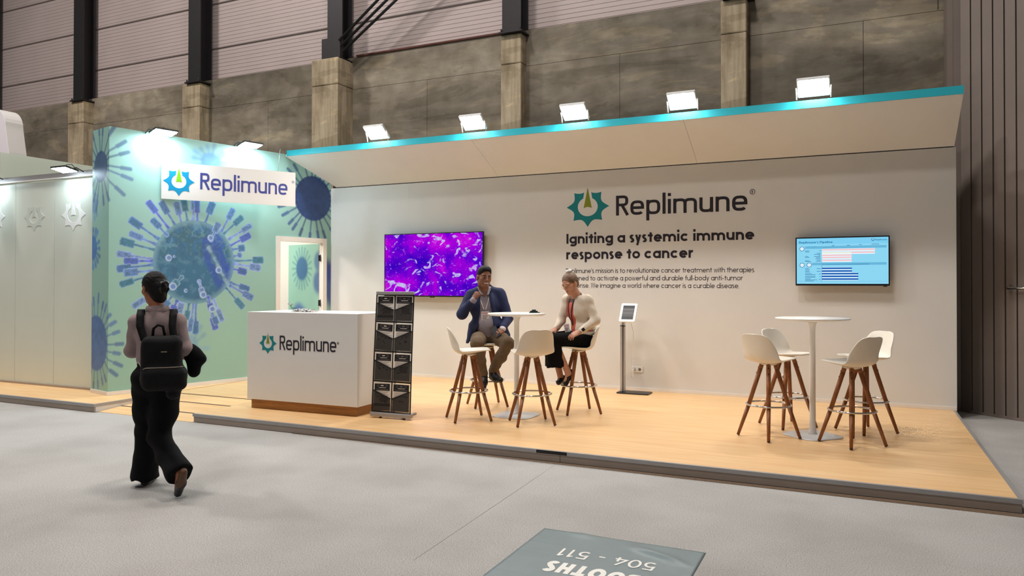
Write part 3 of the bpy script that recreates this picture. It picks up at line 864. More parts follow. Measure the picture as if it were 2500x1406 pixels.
def skirting(p0, p1, nrm, z0, z1, d):
    q = [p0, p1, p1 + nrm * d, p0 + nrm * d]
    mb.add([(v.x, v.y, z) for z in (z0, z1) for v in q], [(3, 2, 1, 0), (4, 5, 6, 7), (0, 1, 5, 4), (1, 2, 6, 5), (2, 3, 7, 6), (3, 0, 4, 7)])
skirting(A + MD * 0, A + MD * (DS0 - .05), MN, ZP + .0015, ZP + .05, .012)
skirting(A + RD * -.505, A + RD * .012, RN, ZP + .0015, ZP + .05, .012)
o = mb.build('baseboard_left', M['white_trim'])
tag(o, 'white skirting strip at the foot of the mint printed wall', 'skirting', kind='structure')

# door in the printed wall
d = thing('door_1', 'open mint door with white frame in the printed wall', 'door', (0, 0, 0))
d['kind'] = 'structure'
mb = MB()
MWALL = Matrix((MD, (0, 0, 1), MN)).transposed().to_4x4(); MWALL.translation = A      # local (s, z, out)
def dbox(s0, s1, z0, z1, n0, n1, mi=0):
    vs = [MWALL @ Vector((x, y, zz)) for x in (s0, s1) for y in (z0, z1) for zz in (n0, n1)]
    mb.add(vs, [(0, 1, 3, 2), (4, 6, 7, 5), (0, 4, 5, 1), (2, 3, 7, 6), (0, 2, 6, 4), (1, 5, 7, 3)], mi)
dbox(DS0 - .045, DS0 + .03, ZP + .002, DZ1 + .03, -.09, .018)
dbox(DS1 - .03, DS1 + .045, ZP + .002, DZ1 + .03, -.09, .018)
dbox(DS0 + .031, DS1 - .031, DZ1 - .045, DZ1 + .03, -.09, .018)
mb.build('door_frame', M['white_trim'], d)
hinge = A + MD * (DS1 - .036) - MN * .085
ang = math.radians(87)
LD = (-MD * math.cos(ang) - MN * math.sin(ang)).normalized()
LN = (MN * math.cos(ang) - MD * math.sin(ang)).normalized()
def leaf_colour(u, z):
    col = np.zeros((len(u), 3)) + L3(158, 204, 188)
    def blob(cx, cz, rx, rz, c, e, a=.95):
        r_ = np.hypot((u - cx) / rx, (z - cz) / rz); mixc(col, c, (1 - sstep(1 - e, 1 + e, r_)) * a)
    for i in range(20):
        an = 2 * math.pi * i / 20
        dd, h, L = seg(u, z, (.44 + .15 * math.cos(an), 1.83 + .19 * math.sin(an)), (.44 + .25 * math.cos(an), 1.83 + .36 * math.sin(an)))
        mixc(col, L3(104, 158, 168), (1 - sstep(.01, .03, dd)) * .6)
    blob(.44, 1.83, .15, .20, L3(66, 112, 160), .18)
    blob(.02, 1.95, .10, .16, L3(80, 116, 170), .35, .8)
    blob(.0, 1.60, .14, .2, L3(76, 104, 166), .35, .85)
    dd, h, L = seg(u, z, (.52, 1.1), (.12, .75)); mixc(col, L3(84, 118, 180), (1 - sstep(.08, .2, dd)) * .85)
    return np.clip(col, 0, 1)
LW = .80
lf = print_sheet('door_leaf', d, 0.0, LW, ZP + .012, DZ1 - .055, .012, lambda u, z: hinge + LD * u + Vector((0, 0, z)), leaf_colour)
mb = MB()
q = [hinge, hinge + LD * LW, hinge + LD * LW - LN * .04, hinge - LN * .04]
mb.add([(v.x, v.y, z) for z in (ZP + .012, DZ1 - .055) for v in (q[0] - LN * .002, q[1] - LN * .002, q[2], q[3])],
       [(3, 2, 1, 0), (4, 5, 6, 7), (0, 1, 5, 4), (1, 2, 6, 5), (2, 3, 7, 6), (3, 0, 4, 7)])
mb.build('door_core', M['white_trim'], d)
mb = MB()
hp = hinge + LD * (LW - .06) + Vector((0, 0, 1.22))
mb.cyl(hp, hp + LN * .012, .026, n=16); mb.cyl(hp, hp + LN * .055, .010)
mb.tube([hp + LN * .052, hp + LN * .055 - LD * .02, hp + LN * .055 - LD * .12], .010)
o = mb.build('door_handle', M['chrome'], d); o['label'] = 'chrome lever handle'
for z in (2.0, 1.25):
    mb = MB(); c = hinge + MN * .035 + MD * .012
    mb.cyl((c.x, c.y, z - .06), (c.x, c.y, z + .06), .012, n=10)
    dbox(DS1 - .075, DS1 - .03, z - .05, z + .05, -.052, -.048)
    mb.build('hinge', M['dark_metal'], d)
# store room behind the door
o = MB().box((-11.7, 10.13, 0.001), (-8.16, 10.18, 3.12)).build('wall_store', M['white_trim'])
tag(o, 'plain cream wall of the store room seen through the open door', 'wall', kind='structure')

# pale green panel wall at far left -----------------------------------------------------
YP = 6.842
w = thing('wall_far_left', 'pale green glossy panel wall with white cog emblems', 'wall', (0, 0, 0))
w['kind'] = 'structure'
mb = MB()
for a, b in ((-14, -13.1), (-13.1, -12.2), (-12.2, -11.329), (-11.329, -10.435), (-10.435, -9.435)):
    mb.box((a + .004, YP, ZP + .03), (b - .004, YP + .03, 3.035))
mb.box((-14, YP + .02, ZP), (-9.43, YP + .05, 3.035), 1)
mb.build('panels', [M['pale_green_panel'], M['groove']], w)
MB().box((-14, YP - .03, 3.06), (-9.47, YP + .06, 3.075)).build('header_edge', M['white_gloss'], w)
MB().box((-14, YP - .015, 3.0755), (-9.47, YP + .06, 3.145)).build('header_beam', M['metal_grey'], w)
MB().box((-14, YP - .02, ZP + .001), (-9.44, YP - .001, ZP + .03)).build('baseboard_strip', M['fascia'], w)
PM = Matrix(((1, 0, 0, 0), (0, 0, -1, YP), (0, 1, 0, 0), (0, 0, 0, 1)))
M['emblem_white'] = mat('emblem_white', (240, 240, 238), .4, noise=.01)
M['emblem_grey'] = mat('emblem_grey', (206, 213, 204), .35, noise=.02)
o = emblem(MB(), PM, -10.022, 2.537, .262, t=.004, ry=.225).build('emblem', [M['emblem_white'], M['emblem_white']], w); o['label'] = 'white cog emblem'
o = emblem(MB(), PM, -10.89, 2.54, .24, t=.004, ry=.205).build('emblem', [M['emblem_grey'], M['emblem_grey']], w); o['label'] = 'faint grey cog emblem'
o = emblem(MB(), PM, -11.84, 2.57, .262, t=.004, ry=.225).build('emblem', [M['emblem_white'], M['emblem_white']], w); o['label'] = 'white cog emblem cut by the picture edge'
o = MB().box((-11.86, 6.9, ZP), (-11.8, 9.6, 3.56)).build('wall_left_room', M['pale_green_panel'])
tag(o, 'plain pale wall rising behind the green panel wall at far left', 'wall', kind='structure')

# rounded white sign box further back
t = thing('sign_box', 'large white box with rounded corner rising behind the panel wall', 'sign', (-15.1, 9.0, 0))
pts = [(.13, 3.0), (-.03, 4.15), (-.13, 4.62)]
for i in range(8):
    a = math.radians(0 + 88 * i / 7)
    pts.append((-.50 + .36 * math.cos(a), 4.68 + .36 * math.sin(a)))
pts += [(-2.6, 5.16), (-2.6, 3.0)]
SM = Matrix(((1, 0, 0, 0), (0, 0, -1, 0), (0, 1, 0, 0), (0, 0, 0, 1)))
MB().prism(pts, SM, -.34, 0).build('box', M['white_gloss'], t)
MB().prism([(x * 1.0 - .012, z) for x, z in pts], SM, .0005, .004).build('front_face', mat('lilac_white', (244, 238, 244), .5, noise=.01), t)

# canopy --------------------------------------------------------------------------------
t = thing('canopy', 'white sloping canopy with turquoise edge above the back wall', 'canopy', (0, 0, 0))
YL = 9.19; ZL = 3.60
def slope_panel(x0b, x1b, x0t, x1t):
    vs = [(x0b, YB - .005, ZW + .012), (x1b, YB - .005, ZW + .012), (x1t, YL, ZL), (x0t, YL, ZL)]
    vs += [(x, y + .015, z + .035) for x, y, z in vs]
    return vs, [(0, 1, 2, 3), (4, 7, 6, 5), (0, 4, 5, 1), (1, 5, 6, 2), (2, 6, 7, 3), (3, 7, 4, 0)]
xs_t = [-8.30, -4.948, -1.979, .996]; xs_b = [-7.985, -4.948, -1.979, .996]
mb = MB()
for i in range(3):
    g0, g1 = (.0015 if i else 0), (.0015 if i < 2 else 0)
    mb.add(*slope_panel(xs_b[i] + g0, xs_b[i + 1] - g1, xs_t[i] + g0, xs_t[i + 1] - g1))
mb.build('soffit', M['white_panel'], t)
MB().box((-8.27, YL - .012, ZL + .001), (.996, YL + .03, ZL + .09)).build('fascia', M['teal_fascia'], t)
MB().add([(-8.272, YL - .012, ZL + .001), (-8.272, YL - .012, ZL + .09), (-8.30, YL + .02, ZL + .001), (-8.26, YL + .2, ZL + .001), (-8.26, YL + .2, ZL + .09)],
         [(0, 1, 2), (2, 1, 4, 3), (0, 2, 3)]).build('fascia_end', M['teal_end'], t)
o = MB().box((-8.1, YB + .05, 3.1), (.99, YB + .10, 3.6)).build('back_frame', M['dark_metal'], t)

# floodlights on the canopy
def flood(name_label, x):
    f = thing('floodlight', name_label, 'lamp', (x, YL - .085, ZL + .205), 0, 'floodlights along the canopy edge')
    Rt = Matrix.Rotation(math.radians(-38), 3, 'X')      # glowing face looks forward and down
    mb = MB().box((-.175, -.13, 0.004), (.175, .13, .045), 0, Rt); mb.build('housing', M['lamp_white'], f, bevel=.01)
    MB().box((-.155, -.11, -.002), (.155, .11, .0035), 0, Rt).build('lens', M['flood'], f)
    for sx_ in (-1, 1):
        MB().tube([(sx_ * .185, 0, .02), (sx_ * .185, .03, -.03), (sx_ * .185, .045, -.108)], .008).build('arm', M['lamp_white'], f)
    return f
for lb, x in (('leftmost floodlight on the canopy edge', -6.50), ('second floodlight from the left on the canopy edge', -4.88),
              ('middle of the five floodlights on the canopy edge', -3.38), ('fourth floodlight from the left on the canopy edge', -1.975),
              ('rightmost floodlight on the canopy edge', -.483)):
    flood(lb, x)

# wall washing lamps on the printed wall
def wash(lb, base, along, out, group, lens='wash'):
    f = thing('wall_lamp', lb, 'lamp', base, math.atan2(along.y, along.x), group)
    # local x runs along the wall; sgn sends local y away from it
    sg = 1 if Vector((-along.y, along.x, 0)).dot(out) > 0 else -1
    Rt = Matrix.Rotation(math.radians(sg * 12), 3, 'X')
    o_ = Vector((0, sg * .17, .03))
    MB().box((-.16, -.10, .004), (.16, .10, .03), 0, Rt, o_).box((-.11, -.06, .03), (.11, .06, .045), 0, Rt, o_).build('housing', M['lamp_body'], f, bevel=.006)
    MB().box((-.145, -.088, -.002), (.145, .088, .0035), 0, Rt, o_).build('lens', M[lens], f)
    for sx_ in (-1, 1):
        MB().tube([(sx_ * .165, sg * .2, .035), (sx_ * .175, sg * .12, .06), (sx_ * .175, sg * .01, .02)], .009).build('bracket', M['lamp_body'], f)
    MB().tube([(0, sg * .16, .07), (.0, sg * .14, .11), (.04, sg * .09, .12), (.05, sg * .02, .05)], .005).build('cable', M['black_plastic'], f)
wash('left lamp on top of the mint printed wall', wall_pt(.64, 3.60), MD, MN, 'lamps over the printed wall')
wash('right lamp on top of the mint printed wall', wall_pt(1.96, 3.62), MD, MN, 'lamps over the printed wall')
wash('dark lamp above the white cog emblem on the panel wall', (-9.93, YP - .03, 3.10), Vector((1, 0, 0)), Vector((0, -1, 0)), 'lamps over the panel wall', 'wash_dim')
wash('lamp at the left picture edge above the panel wall', (-11.75, YP - .03, 3.10), Vector((1, 0, 0)), Vector((0, -1, 0)), 'lamps over the panel wall', 'wash_dim')

# hanging sign
P0, P1 = Vector((-8.752, 7.238, 0)), Vector((-7.787, 8.836, 0))
SD = (P1 - P0).normalized(); SNn = Vector((SD.y, -SD.x, 0))
SWD = (P1 - P0).length
t = thing('hanging_sign', 'long white sign with blue cog emblem and company lettering', 'sign', P0)
SGM = Matrix((SD, (0, 0, 1), SNn)).transposed().to_4x4(); SGM.translation = Vector((0, 0, 2.745))
mb = MB()
mb.prism([(0, 0), (SWD, 0), (SWD, .515), (0, .515)], SGM, -.02, 0)
mb.build('board', M['white_gloss'], t)
ex = lambda x: x
o = emblem(MB(), SGM, .225, .255, .205, ry=.205).build('logo_emblem', [M['sign_blue'], M['sign_green']], t); o['label'] = 'blue cog emblem with bright green needle'
mb = text(MB(), 'Replimune', SGM, .505, .165, .235, .135, width=1.24, e=3.0, X=.715, B=.62); reg_mark(mb, SGM, 1.83, .37, .018, .004)
mb.build('logo_lettering', M['sign_text'], t)
MB().tube([tuple(SD * 1.6 + Vector((0, 0, 3.26))), tuple(SD * 1.6 + Vector((0, .05, 3.60)))], .003).build('hanger', M['metal_grey'], t)

# ------------------------------------------------------------------ reception counter
t = thing('reception_counter', 'white reception counter with company logo and wooden plinth', 'counter', (-5.80, 6.675, ZP), math.radians(1.4))
W, D, H = .785, .72, 1.138
mb = MB().box((-W, 0, .11), (W, D, H)); mb.build('body', M['white_panel'], t, bevel=.003)
MB().box((-W + .035, .035, 0.001), (W - .05, D - .035, .1095)).build('plinth', M['counter_wood'], t)
CM = Matrix(((1, 0, 0, 0), (0, 0, -1, 0), (0, 1, 0, 0), (0, 0, 0, 1)))
o = emblem(MB(), CM, -.475, .775, .128, ry=.125).build('logo_emblem', [M['teal_ink'], M['green_ink']], t); o['label'] = 'teal cog emblem with green needle'
mb = text(MB(), 'Replimune', CM, -.300, .705, .165, .125, width=.80, e=3.0, X=.715, B=.62); reg_mark(mb, CM, .522, .808, .011, .003)
o = mb.build('logo_lettering', M['dark_text'], t); o['label'] = 'dark lettering Replimune'

# loose heap on the counter
rnd = random.Random(4)
mb = MB()
for i in range(320):
    x, y = rnd.gauss(0, .085), rnd.gauss(0, .045)
    if abs(x) > .19 or abs(y) > .1: continue
    z = .006 + rnd.random() * .028 * max(0.1, 1 - (x / .2) ** 2)
    a = rnd.random() * 6.3; l = .02 + .02 * rnd.random()
    p = [(x + math.cos(a) * l * k * .5 + rnd.uniform(-.006, .006), y + math.sin(a) * l * k * .5, max(.004, z + rnd.uniform(-.006, .006))) for k in (-1, 0, 1)]
    mb.tube(p, .0032, 5, 0 if rnd.random() < .78 else 1)
o = mb.build('giveaway_heap', [M['white_gloss'], M['black_plastic']])
o.location = (-5.93, 6.90, ZP + H)
tag(o, 'low heap of small white and black loose items on the counter top', 'giveaways', kind='stuff')

# ------------------------------------------------------------------ brochure stand
M['mesh_net'] = mat('mesh_net', (44, 40, 38), .8, noise=.1, scale=60, alpha=.56)
M['net_clear'] = mat('net_clear', (60, 56, 54), .8, noise=.1, scale=60, alpha=.10)
M['strap'] = mat('strap', (10, 9, 12), .7, noise=.1)
M['paper'] = mat('paper', (226, 216, 206), .6, noise=.02)
M['paper_ink'] = mat('paper_ink', (120, 112, 108), .6, noise=.05)
M['band_ink'] = mat('band_ink', (12, 12, 16), .5, noise=.05)
ROT = math.radians(2.4)
SLOC = Vector((-4.648, 6.80, ZP))
t = thing('brochure_stand', 'tall black mesh brochure stand beside the white counter', 'brochure stand', SLOC, ROT)
LEAN = math.radians(3.8)
LM = Matrix.Translation((0, 0, .03)) @ Matrix.Rotation(-LEAN, 4, 'X') @ Matrix(((1, 0, 0, 0), (0, 0, -1, 0), (0, 1, 0, 0), (0, 0, 0, 1)))
SH = 1.358
mb = MB().box((-.255, -.03, .018), (.255, .045, .062)); mb.build('base_rail', M['metal_grey'], t, bevel=.008)
def lbox(mb, x0, x1, y0, y1, z0, z1, mi=0):
    vs = [LM @ Vector((x, y, z)) for x in (x0, x1) for y in (y0, y1) for z in (z0, z1)]
    mb.add(vs, [(0, 1, 3, 2), (4, 6, 7, 5), (0, 4, 5, 1), (2, 3, 7, 6), (0, 2, 6, 4), (1, 5, 7, 3)], mi)
mb = MB(); lbox(mb, -.238, .238, SH - .035, SH, -.015, .02); mb.build('top_rail', M['metal_grey'], t, bevel=.005)
for x in (-.12, .18):
    MB().cyl((x, -.02, 0), (x, -.02, .018), .013, n=10).build('foot', M['black_plastic'], t)
pb = MB().tube([(.0, .06, .06), (.0, .09, .5), tuple(LM @ Vector((0, SH - .03, -.02)))], .009); pb.build('support_pole', M['metal_grey'], t)
MB().box((.10, .05, 0.001), (.125, .34, .02)).build('back_foot', M['metal_grey'], t)
wid = lambda v: .236 + .006 * (1 - v / SH)
rows = [(.045, .365), (.372, .692), (.699, 1.019), (1.026, 1.318)]
mb = MB()
ribbon(mb, [(-wid(0), .03), (-wid(.6) - .002, .6), (-wid(1.3), 1.325)], .013, LM, .006, 1)
ribbon(mb, [(wid(0), .03), (wid(.6) - .003, .6), (wid(1.3), 1.325)], .013, LM, .006, 1)
ribbon(mb, [(.002, .03), (-.001, .7), (0, 1.325)], .011, LM, .0055, 1)
for v in (.036, .368, .695, 1.022, 1.322):
    ribbon(mb, [(-.24, v + .003), (.24, v - .003)], .016, LM, .0062, 1)
mb.build('straps', M['strap'], t)
mb = MB(); lbox(mb, -.236, .236, .03, 1.325, -.0015, 0); mb.build('mesh_back', M['net_clear'], t)
for (v0, v1) in rows:
    for sgn in (-1, 1):
        x0, x1 = (.006, .232)
        hgt = v1 - v0
        mb = MB()
        pl = [(sgn * x0, v0), (sgn * x1, v0), (sgn * x1, v0 + hgt * .70), (sgn * x0, v0 + hgt * .42)]
        mb.prism(pl if sgn > 0 else pl[::-1], LM, .0075, .0085, 0)
        ribbon(mb, [(sgn * x1, v0 + hgt * .705), (sgn * x0, v0 + hgt * .425)], .014, LM @ Matrix.Translation((0, 0, .0087)), .002, 1, 1)
        mb.build('pocket', [M['mesh_net'], M['strap']], t)
looks = [('lowest left', .02, 'diag'), ('lowest right', -.01, 'pic'), ('left, third row down', 0, 'pic'), ('right, third row down', -.005, 'diag'),
         ('left, second row down, tilted', -.055, 'pic'), ('right, second row down', -.01, 'pic'), ('top left', 0, 'diag'), ('top right', -.008, 'diag')]
i = 0
for (v0, v1) in rows:
    for sgn in (-1, 1):
        nm, rot, kind_ = looks[i]; i += 1
        bw, bh = .206, min(.292, v1 - v0 - .022)
        hb = bh
        b = thing('brochure', 'white brochure with black title band in the %s mesh pocket' % nm.replace(', tilted', ''), 'brochure',
                  SLOC, ROT, 'brochures in the mesh stand')
        if 'tilted' in nm: b['label'] = 'tilted white brochure with black title band, left pocket in second row down'
        BM = LM @ Matrix.Translation((sgn * .119, v0 + .012 + hb / 2, .0022)) @ Matrix.Rotation(rot, 4, 'Z')
        mb = MB().prism([(-bw / 2, -hb / 2), (bw / 2, -hb / 2), (bw / 2, hb / 2), (-bw / 2, hb / 2)], BM, 0, .002, 0)
        for k in range(5):
            y = hb / 2 - .095 - .011 * k
            mb.prism([(-bw * .42, y), (bw * (.42 - .1 * (k % 3)), y), (bw * (.42 - .1 * (k % 3)), y + .004), (-bw * .42, y + .004)], BM, .002, .0023, 1)
        rr = random.Random(i)
        if kind_ == 'diag':
            mb.prism([(-.03, -.06), (.07, -.06), (.07, .01), (-.03, .01)], BM, .002, .0022, 1)
        for k in range(7):
            x, y, q = rr.uniform(-.07, .07), rr.uniform(-.07, .01), rr.uniform(.004, .013)
            mb.prism([(x - q, y - q * .7), (x + q, y - q * .7), (x + q, y + q * .7), (x - q, y + q * .7)], BM, .0022, .0025, 2)
        if kind_ == 'diag' and sgn < 0:
            mb.prism([(-bw / 2, -.105), (bw / 2, -.105), (bw / 2, -.075), (-bw / 2, -.075)], BM, .002, .0025, 2)
        mb.build('page', [M['paper'], M['paper_ink'], M['band_ink']], b)
        mb = MB().prism([(-bw * .47, hb / 2 - .082), (bw * .47, hb / 2 - .082), (bw * .47, hb / 2 - .006), (-bw * .47, hb / 2 - .006)], BM, .002, .0026, 0)
        T2 = BM @ Matrix.Translation((0, 0, .0026))
        for sx_ in (-.052, .052):
            ribbon(mb, _arc(sx_, hb / 2 - .028, .012, .012, 0, 360, 2, 16), .003, T2, .0004, 1, 1)
        mb.prism([(-.018, hb / 2 - .032), (.018, hb / 2 - .032), (.018, hb / 2 - .022), (-.018, hb / 2 - .022)], T2, 0, .0004, 2 if i % 2 else 1)
        mb.prism([(-.04, hb / 2 - .052), (.045, hb / 2 - .052), (.045, hb / 2 - .047), (-.04, hb / 2 - .047)], T2, 0, .0004, 2)
        mb.prism([(-.08, hb / 2 - .070), (.08, hb / 2 - .070), (.08, hb / 2 - .066), (-.08, hb / 2 - .066)], T2, 0, .0004, 1)
        mb.build('title_band', [M['band_ink'], M['paper_ink'], M['paper']], b)

# ------------------------------------------------------------------ wall screens
def purple():
    m = bpy.data.materials.new('purple_picture'); m.use_nodes = True
    nt = m.node_tree; nt.nodes.clear()
    N = nt.nodes.new; Lk = nt.links.new
    tc = N('ShaderNodeTexCoord')
    def noise(sc, det, dist=0.0, off=(0, 0, 0), scl=(1, 1, 1)):
        mp = N('ShaderNodeMapping'); mp.inputs['Location'].default_value = off; mp.inputs['Scale'].default_value = scl
        n = N('ShaderNodeTexNoise'); n.inputs['Scale'].default_value = sc; n.inputs['Detail'].default_value = det; n.inputs['Distortion'].default_value = dist
        Lk(tc.outputs['Object'], mp.inputs[0]); Lk(mp.outputs[0], n.inputs['Vector']); return n.outputs[0]
    def ramp(src, els):
        r = N('ShaderNodeValToRGB')
        for i, (p, c) in enumerate(els):
            e = r.color_ramp.elements[i] if i < 2 else r.color_ramp.elements.new(p)
            e.position = p; e.color = lin(*c)
        Lk(src, r.inputs[0]); return r.outputs[0]
    base = ramp(noise(2.6, 3, .3, (3.1, 0, 1.2)), [(0.30, (56, 0, 190)), (0.46, (104, 0, 210)), (0.62, (176, 0, 222)), (0.75, (206, 20, 224))])
    white = ramp(noise(5.5, 8, 1.4, (1.7, 0, 4.4), (1, 1, 1.5)), [(0.575, (0, 0, 0)), (0.64, (255, 255, 255))])
    streak = ramp(noise(16, 6, 2.0, (6, 0, 2)), [(0.62, (0, 0, 0)), (0.70, (200, 200, 200))])
    fleck = ramp(noise(9, 10, .5, (2, 0, 7)), [(0.3, (190, 140, 230)), (0.55, (200, 196, 240)), (0.75, (236, 214, 246))])
    m1 = N('ShaderNodeMix'); m1.data_type = 'RGBA'; m1.inputs[7].default_value = lin(226, 90, 240)
    Lk(streak, m1.inputs[0]); Lk(base, m1.inputs[6])
    m2 = N('ShaderNodeMix'); m2.data_type = 'RGBA'
    Lk(white, m2.inputs[0]); Lk(m1.outputs[2], m2.inputs[6]); Lk(fleck, m2.inputs[7])
    e = N('ShaderNodeEmission'); e.inputs[1].default_value = 0.95; Lk(m2.outputs[2], e.inputs[0])
    o = N('ShaderNodeOutputMaterial'); Lk(e.outputs[0], o.inputs[0])
    return m

def tv(label, x0, x1, z0, z1, bz, smat):
    t = thing('wall_screen', label, 'screen', ((x0 + x1) / 2, YB - .10, z0))
    w, h = (x1 - x0) / 2, z1 - z0
    mb = MB().box((-w, .002, 0), (w, .03, h)).box((-w * .8, .03, h * .1), (w * .8, .055, h * .85))
    mb.build('casing', M['black_plastic'], t, bevel=.002)
    mb = MB()
    mb.box((-w, -.004, 0), (w, .0015, bz * 1.6)).box((-w, -.004, h - bz), (w, .0015, h)).box((-w, -.004, bz * 1.6), (-w + bz, .0015, h - bz)).box((w - bz, -.004, bz * 1.6), (w, .0015, h - bz))
    mb.build('bezel', M['black_plastic'], t)
    MB().box((-w + bz, -.001, bz * 1.6), (w - bz, .0015, h - bz)).build('picture', smat, t)
    MB().box((-w * .3, .056, h * .3), (w * .3, .099, h * .7)).build('wall_mount', M['dark_metal'], t)
    return t, w, h
t, w, h = tv('large wall screen showing a purple and white picture', -6.945, -5.155, 1.37, 2.366, .012, purple())
MB().box((-.04, -.006, -.012), (.04, .01, -.001)).build('sensor_bump', M['black_plastic'], t)

scr = lambda n, rgb, k=1.0: emat(n, rgb, k)
t, w, h = tv('smaller wall screen showing a light blue chart of arrows', -.741, .315, 1.556, 2.157, .014, scr('screen_blue', (140, 212, 240)))
MB().box((w - .07, -.005, -.012), (w - .03, .02, -.001)).build('sensor_bump', M['black_plastic'], t)
E_ = dict(ink=scr('screen_ink', (24, 96, 150)), band=scr('screen_band', (104, 180, 216)), head=scr('screen_head', (124, 204, 238)), bar=scr('screen_bar', (12, 86, 176)), pink=scr('screen_pink', (238, 190, 196)),
          white=scr('screen_white', (232, 246, 252)), teal=scr('screen_teal', (20, 140, 188)), yell=scr('screen_pale', (226, 240, 214)))
# chart space: 1992x1406 crop pixels of the picture area -> metres on the screen
X0, X1, Y0, Y1 = 262, 1578, 900, 228
def cxy(x, y):
    return (-w + .014 + (x - X0) / (X1 - X0) * (2 * w - .028), .0224 + (Y0 - y) / (Y0 - Y1) * (h - .0364))
TM = Matrix(((1, 0, 0, 0), (0, 0, -1, -.001), (0, 1, 0, 0), (0, 0, 0, 1)))
def crect(mb, x0, y0, x1, y1, z=.0004, mi=0, tip=0, dy=0.0):
    a, b = cxy(x0, y0), cxy(x1, y1)
    p = [(a[0], b[1]), (b[0], b[1]), (b[0], a[1]), (a[0], a[1])]
    if tip:
        c = cxy(x1 + tip, (y0 + y1) / 2); p = [p[0], p[1], c, p[2], p[3]]
    mb.prism(p, TM, 0, z, mi)
mb = MB(); crect(mb, 264, 228, 1576, 318, .0002, 1); crect(mb, 385, 345, 1552, 382); crect(mb, 490, 590, 1552, 626); crect(mb, 270, 862, 1570, 866)
mb.build('chart_bands', [E_['band'], E_['head']], t)
mb = MB()
for y, x1 in ((392, 1385), (434, 1385), (472, 1058), (504, 1058), (547, 1058)):
    crect(mb, 634, y - 6, x1 + 6, y + 32, .0003, 1)
    crect(mb, 640, y, x1, y + 19, .0006, 0, 14)
crect(mb, 640, 436, 1060, 452, .0008, 2)
mb.build('pink_arrows', [E_['pink'], E_['white'], E_['yell']], t)
mb = MB()
for y, x1 in ((662, 1060), (702, 1060), (741, 1150), (780, 1150), (820, 1150)):
    crect(mb, 634, y - 5, x1, y + 30, .0003, 1)
    crect(mb, 634, y, x1, y + 22, .0006, 0, 14)
mb.build('blue_arrows', [E_['bar'], E_['white']], t)
mb = MB()
a = cxy(298, 300); text(mb, "Replimune's Pipeline", TM, a[0], a[1], .024, .17, width=.385, t=.0006)
a = cxy(1398, 276); text(mb, 'Replimune', TM, a[0], a[1], .017, .15, width=.126, t=.0006, e=3)
a = cxy(1365, 264); emblem(mb, TM, a[0], a[1], .020, t=.0006)
for x, y, s in ((340, 381, 'RP1'), (342, 624, 'RP2'), (447, 622, 'RP3')):
    a = cxy(x, y)
    ribbon(mb, _arc(a[0], a[1], .024, .024, 0, 360, 2, 24), .0045, TM, .0010, 1)
    for k in range(8):
        an = k * math.pi / 4
        ribbon(mb, [(a[0] + .024 * math.cos(an), a[1] + .024 * math.sin(an)), (a[0] + .034 * math.cos(an), a[1] + .034 * math.sin(an))], .005, TM, .0010, 1)
    mb.prism([(a[0] + .023 * math.cos(k * math.pi / 8), a[1] + .023 * math.sin(k * math.pi / 8)) for k in range(16)], TM, 0, .0007, 1)
    text(mb, s, TM, a[0], a[1] - .004, .008, .16, t=.0010, center=True)
rr = random.Random(8)
for x0, y, x1 in ((425, 349, 560), (780, 342, 820), (995, 339, 1040), (1170, 334, 1210), (1345, 330, 1450), (385, 412, 450), (388, 428, 450), (385, 494, 437), (385, 509, 450), (385, 556, 447), (388, 570, 476),
                  (598, 412, 622), (562, 449, 617), (520, 464, 615), (586, 480, 612), (520, 494, 615), (550, 512, 615), (540, 530, 615), (560, 552, 620), (545, 569, 620), (388, 672, 440), (386, 688, 456), (386, 710, 450), (386, 726, 460),
                  (386, 750, 486), (386, 766, 540), (386, 788, 540), (386, 803, 538), (386, 826, 470), (386, 842, 566), (386, 858, 515), (558, 676, 620), (558, 716, 620), (588, 756, 620), (600, 794, 620), (590, 833, 620), (640, 371, 755), (640, 613, 1310)):
    crect(mb, x0, y - 3, x1, y + 3, .0004)
crect(mb, 632, 385, 636, 862, .0003)
mb.build('chart_lettering', [E_['ink'], E_['white']], t)

# ------------------------------------------------------------------ bar tables
M['table_white'] = mat('table_white', (240, 238, 234), .3, noise=.01)
def bar_table(label, x, y, rot, dia):
    t = thing('bar_table', label, 'table', (x, y, ZP), rot, 'white bar tables')
    r = dia / 2
    MB().lathe([(0, 1.118), (r - .03, 1.118), (r - .006, 1.130), (r, 1.138), (r - .003, 1.145), (0, 1.145)], 64).build('table_top', M['table_white'], t)
    MB().lathe([(.05, .012), (.036, .035), (.029, .09), (.028, .6), (.028, 1.05), (.036, 1.09), (.06, 1.1175)], 32).build('column', M['table_white'], t)
    p0 = rrect(.46, .46, .12, 8)
    mb = MB(); n = len(p0)
    lv = [(1, .0005), (1, .006), (.95, .011), (.5, .016), (.12, .022)]
    vs = [(px_ * s_, py_ * s_, z) for s_, z in lv for px_, py_ in p0]
    fs = [(k * n + i, k * n + (i + 1) % n, (k + 1) * n + (i + 1) % n, (k + 1) * n + i) for k in range(len(lv) - 1) for i in range(n)]
    fs += [tuple(reversed(range(n))), tuple((len(lv) - 1) * n + i for i in range(n))]
    mb.add(vs, fs, 0, True); mb.build('base_plate', M['metal_white'], t)
    return t
M['metal_white'] = mat('metal_white', (206, 208, 210), .35, .2, noise=.03)
bar_table('white round bar table between the seated man and woman', -3.493, 7.572, 0, .655)
bar_table('white round bar table on the right with four empty stools', -.428, 7.80, math.radians(47), .69)
t = thing('gadget_stack', 'small stack of dark green and black flat objects on the bar table', 'gadget', (-3.345, 7.735, ZP + 1.1455), math.radians(20))
M['dark_green'] = mat('dark_green', (16, 58, 42), .4, noise=.05)
MB().box((-.06, -.04, 0), (.06, .04, .008)).build('lower_slab', M['dark_green'], t, bevel=.002)
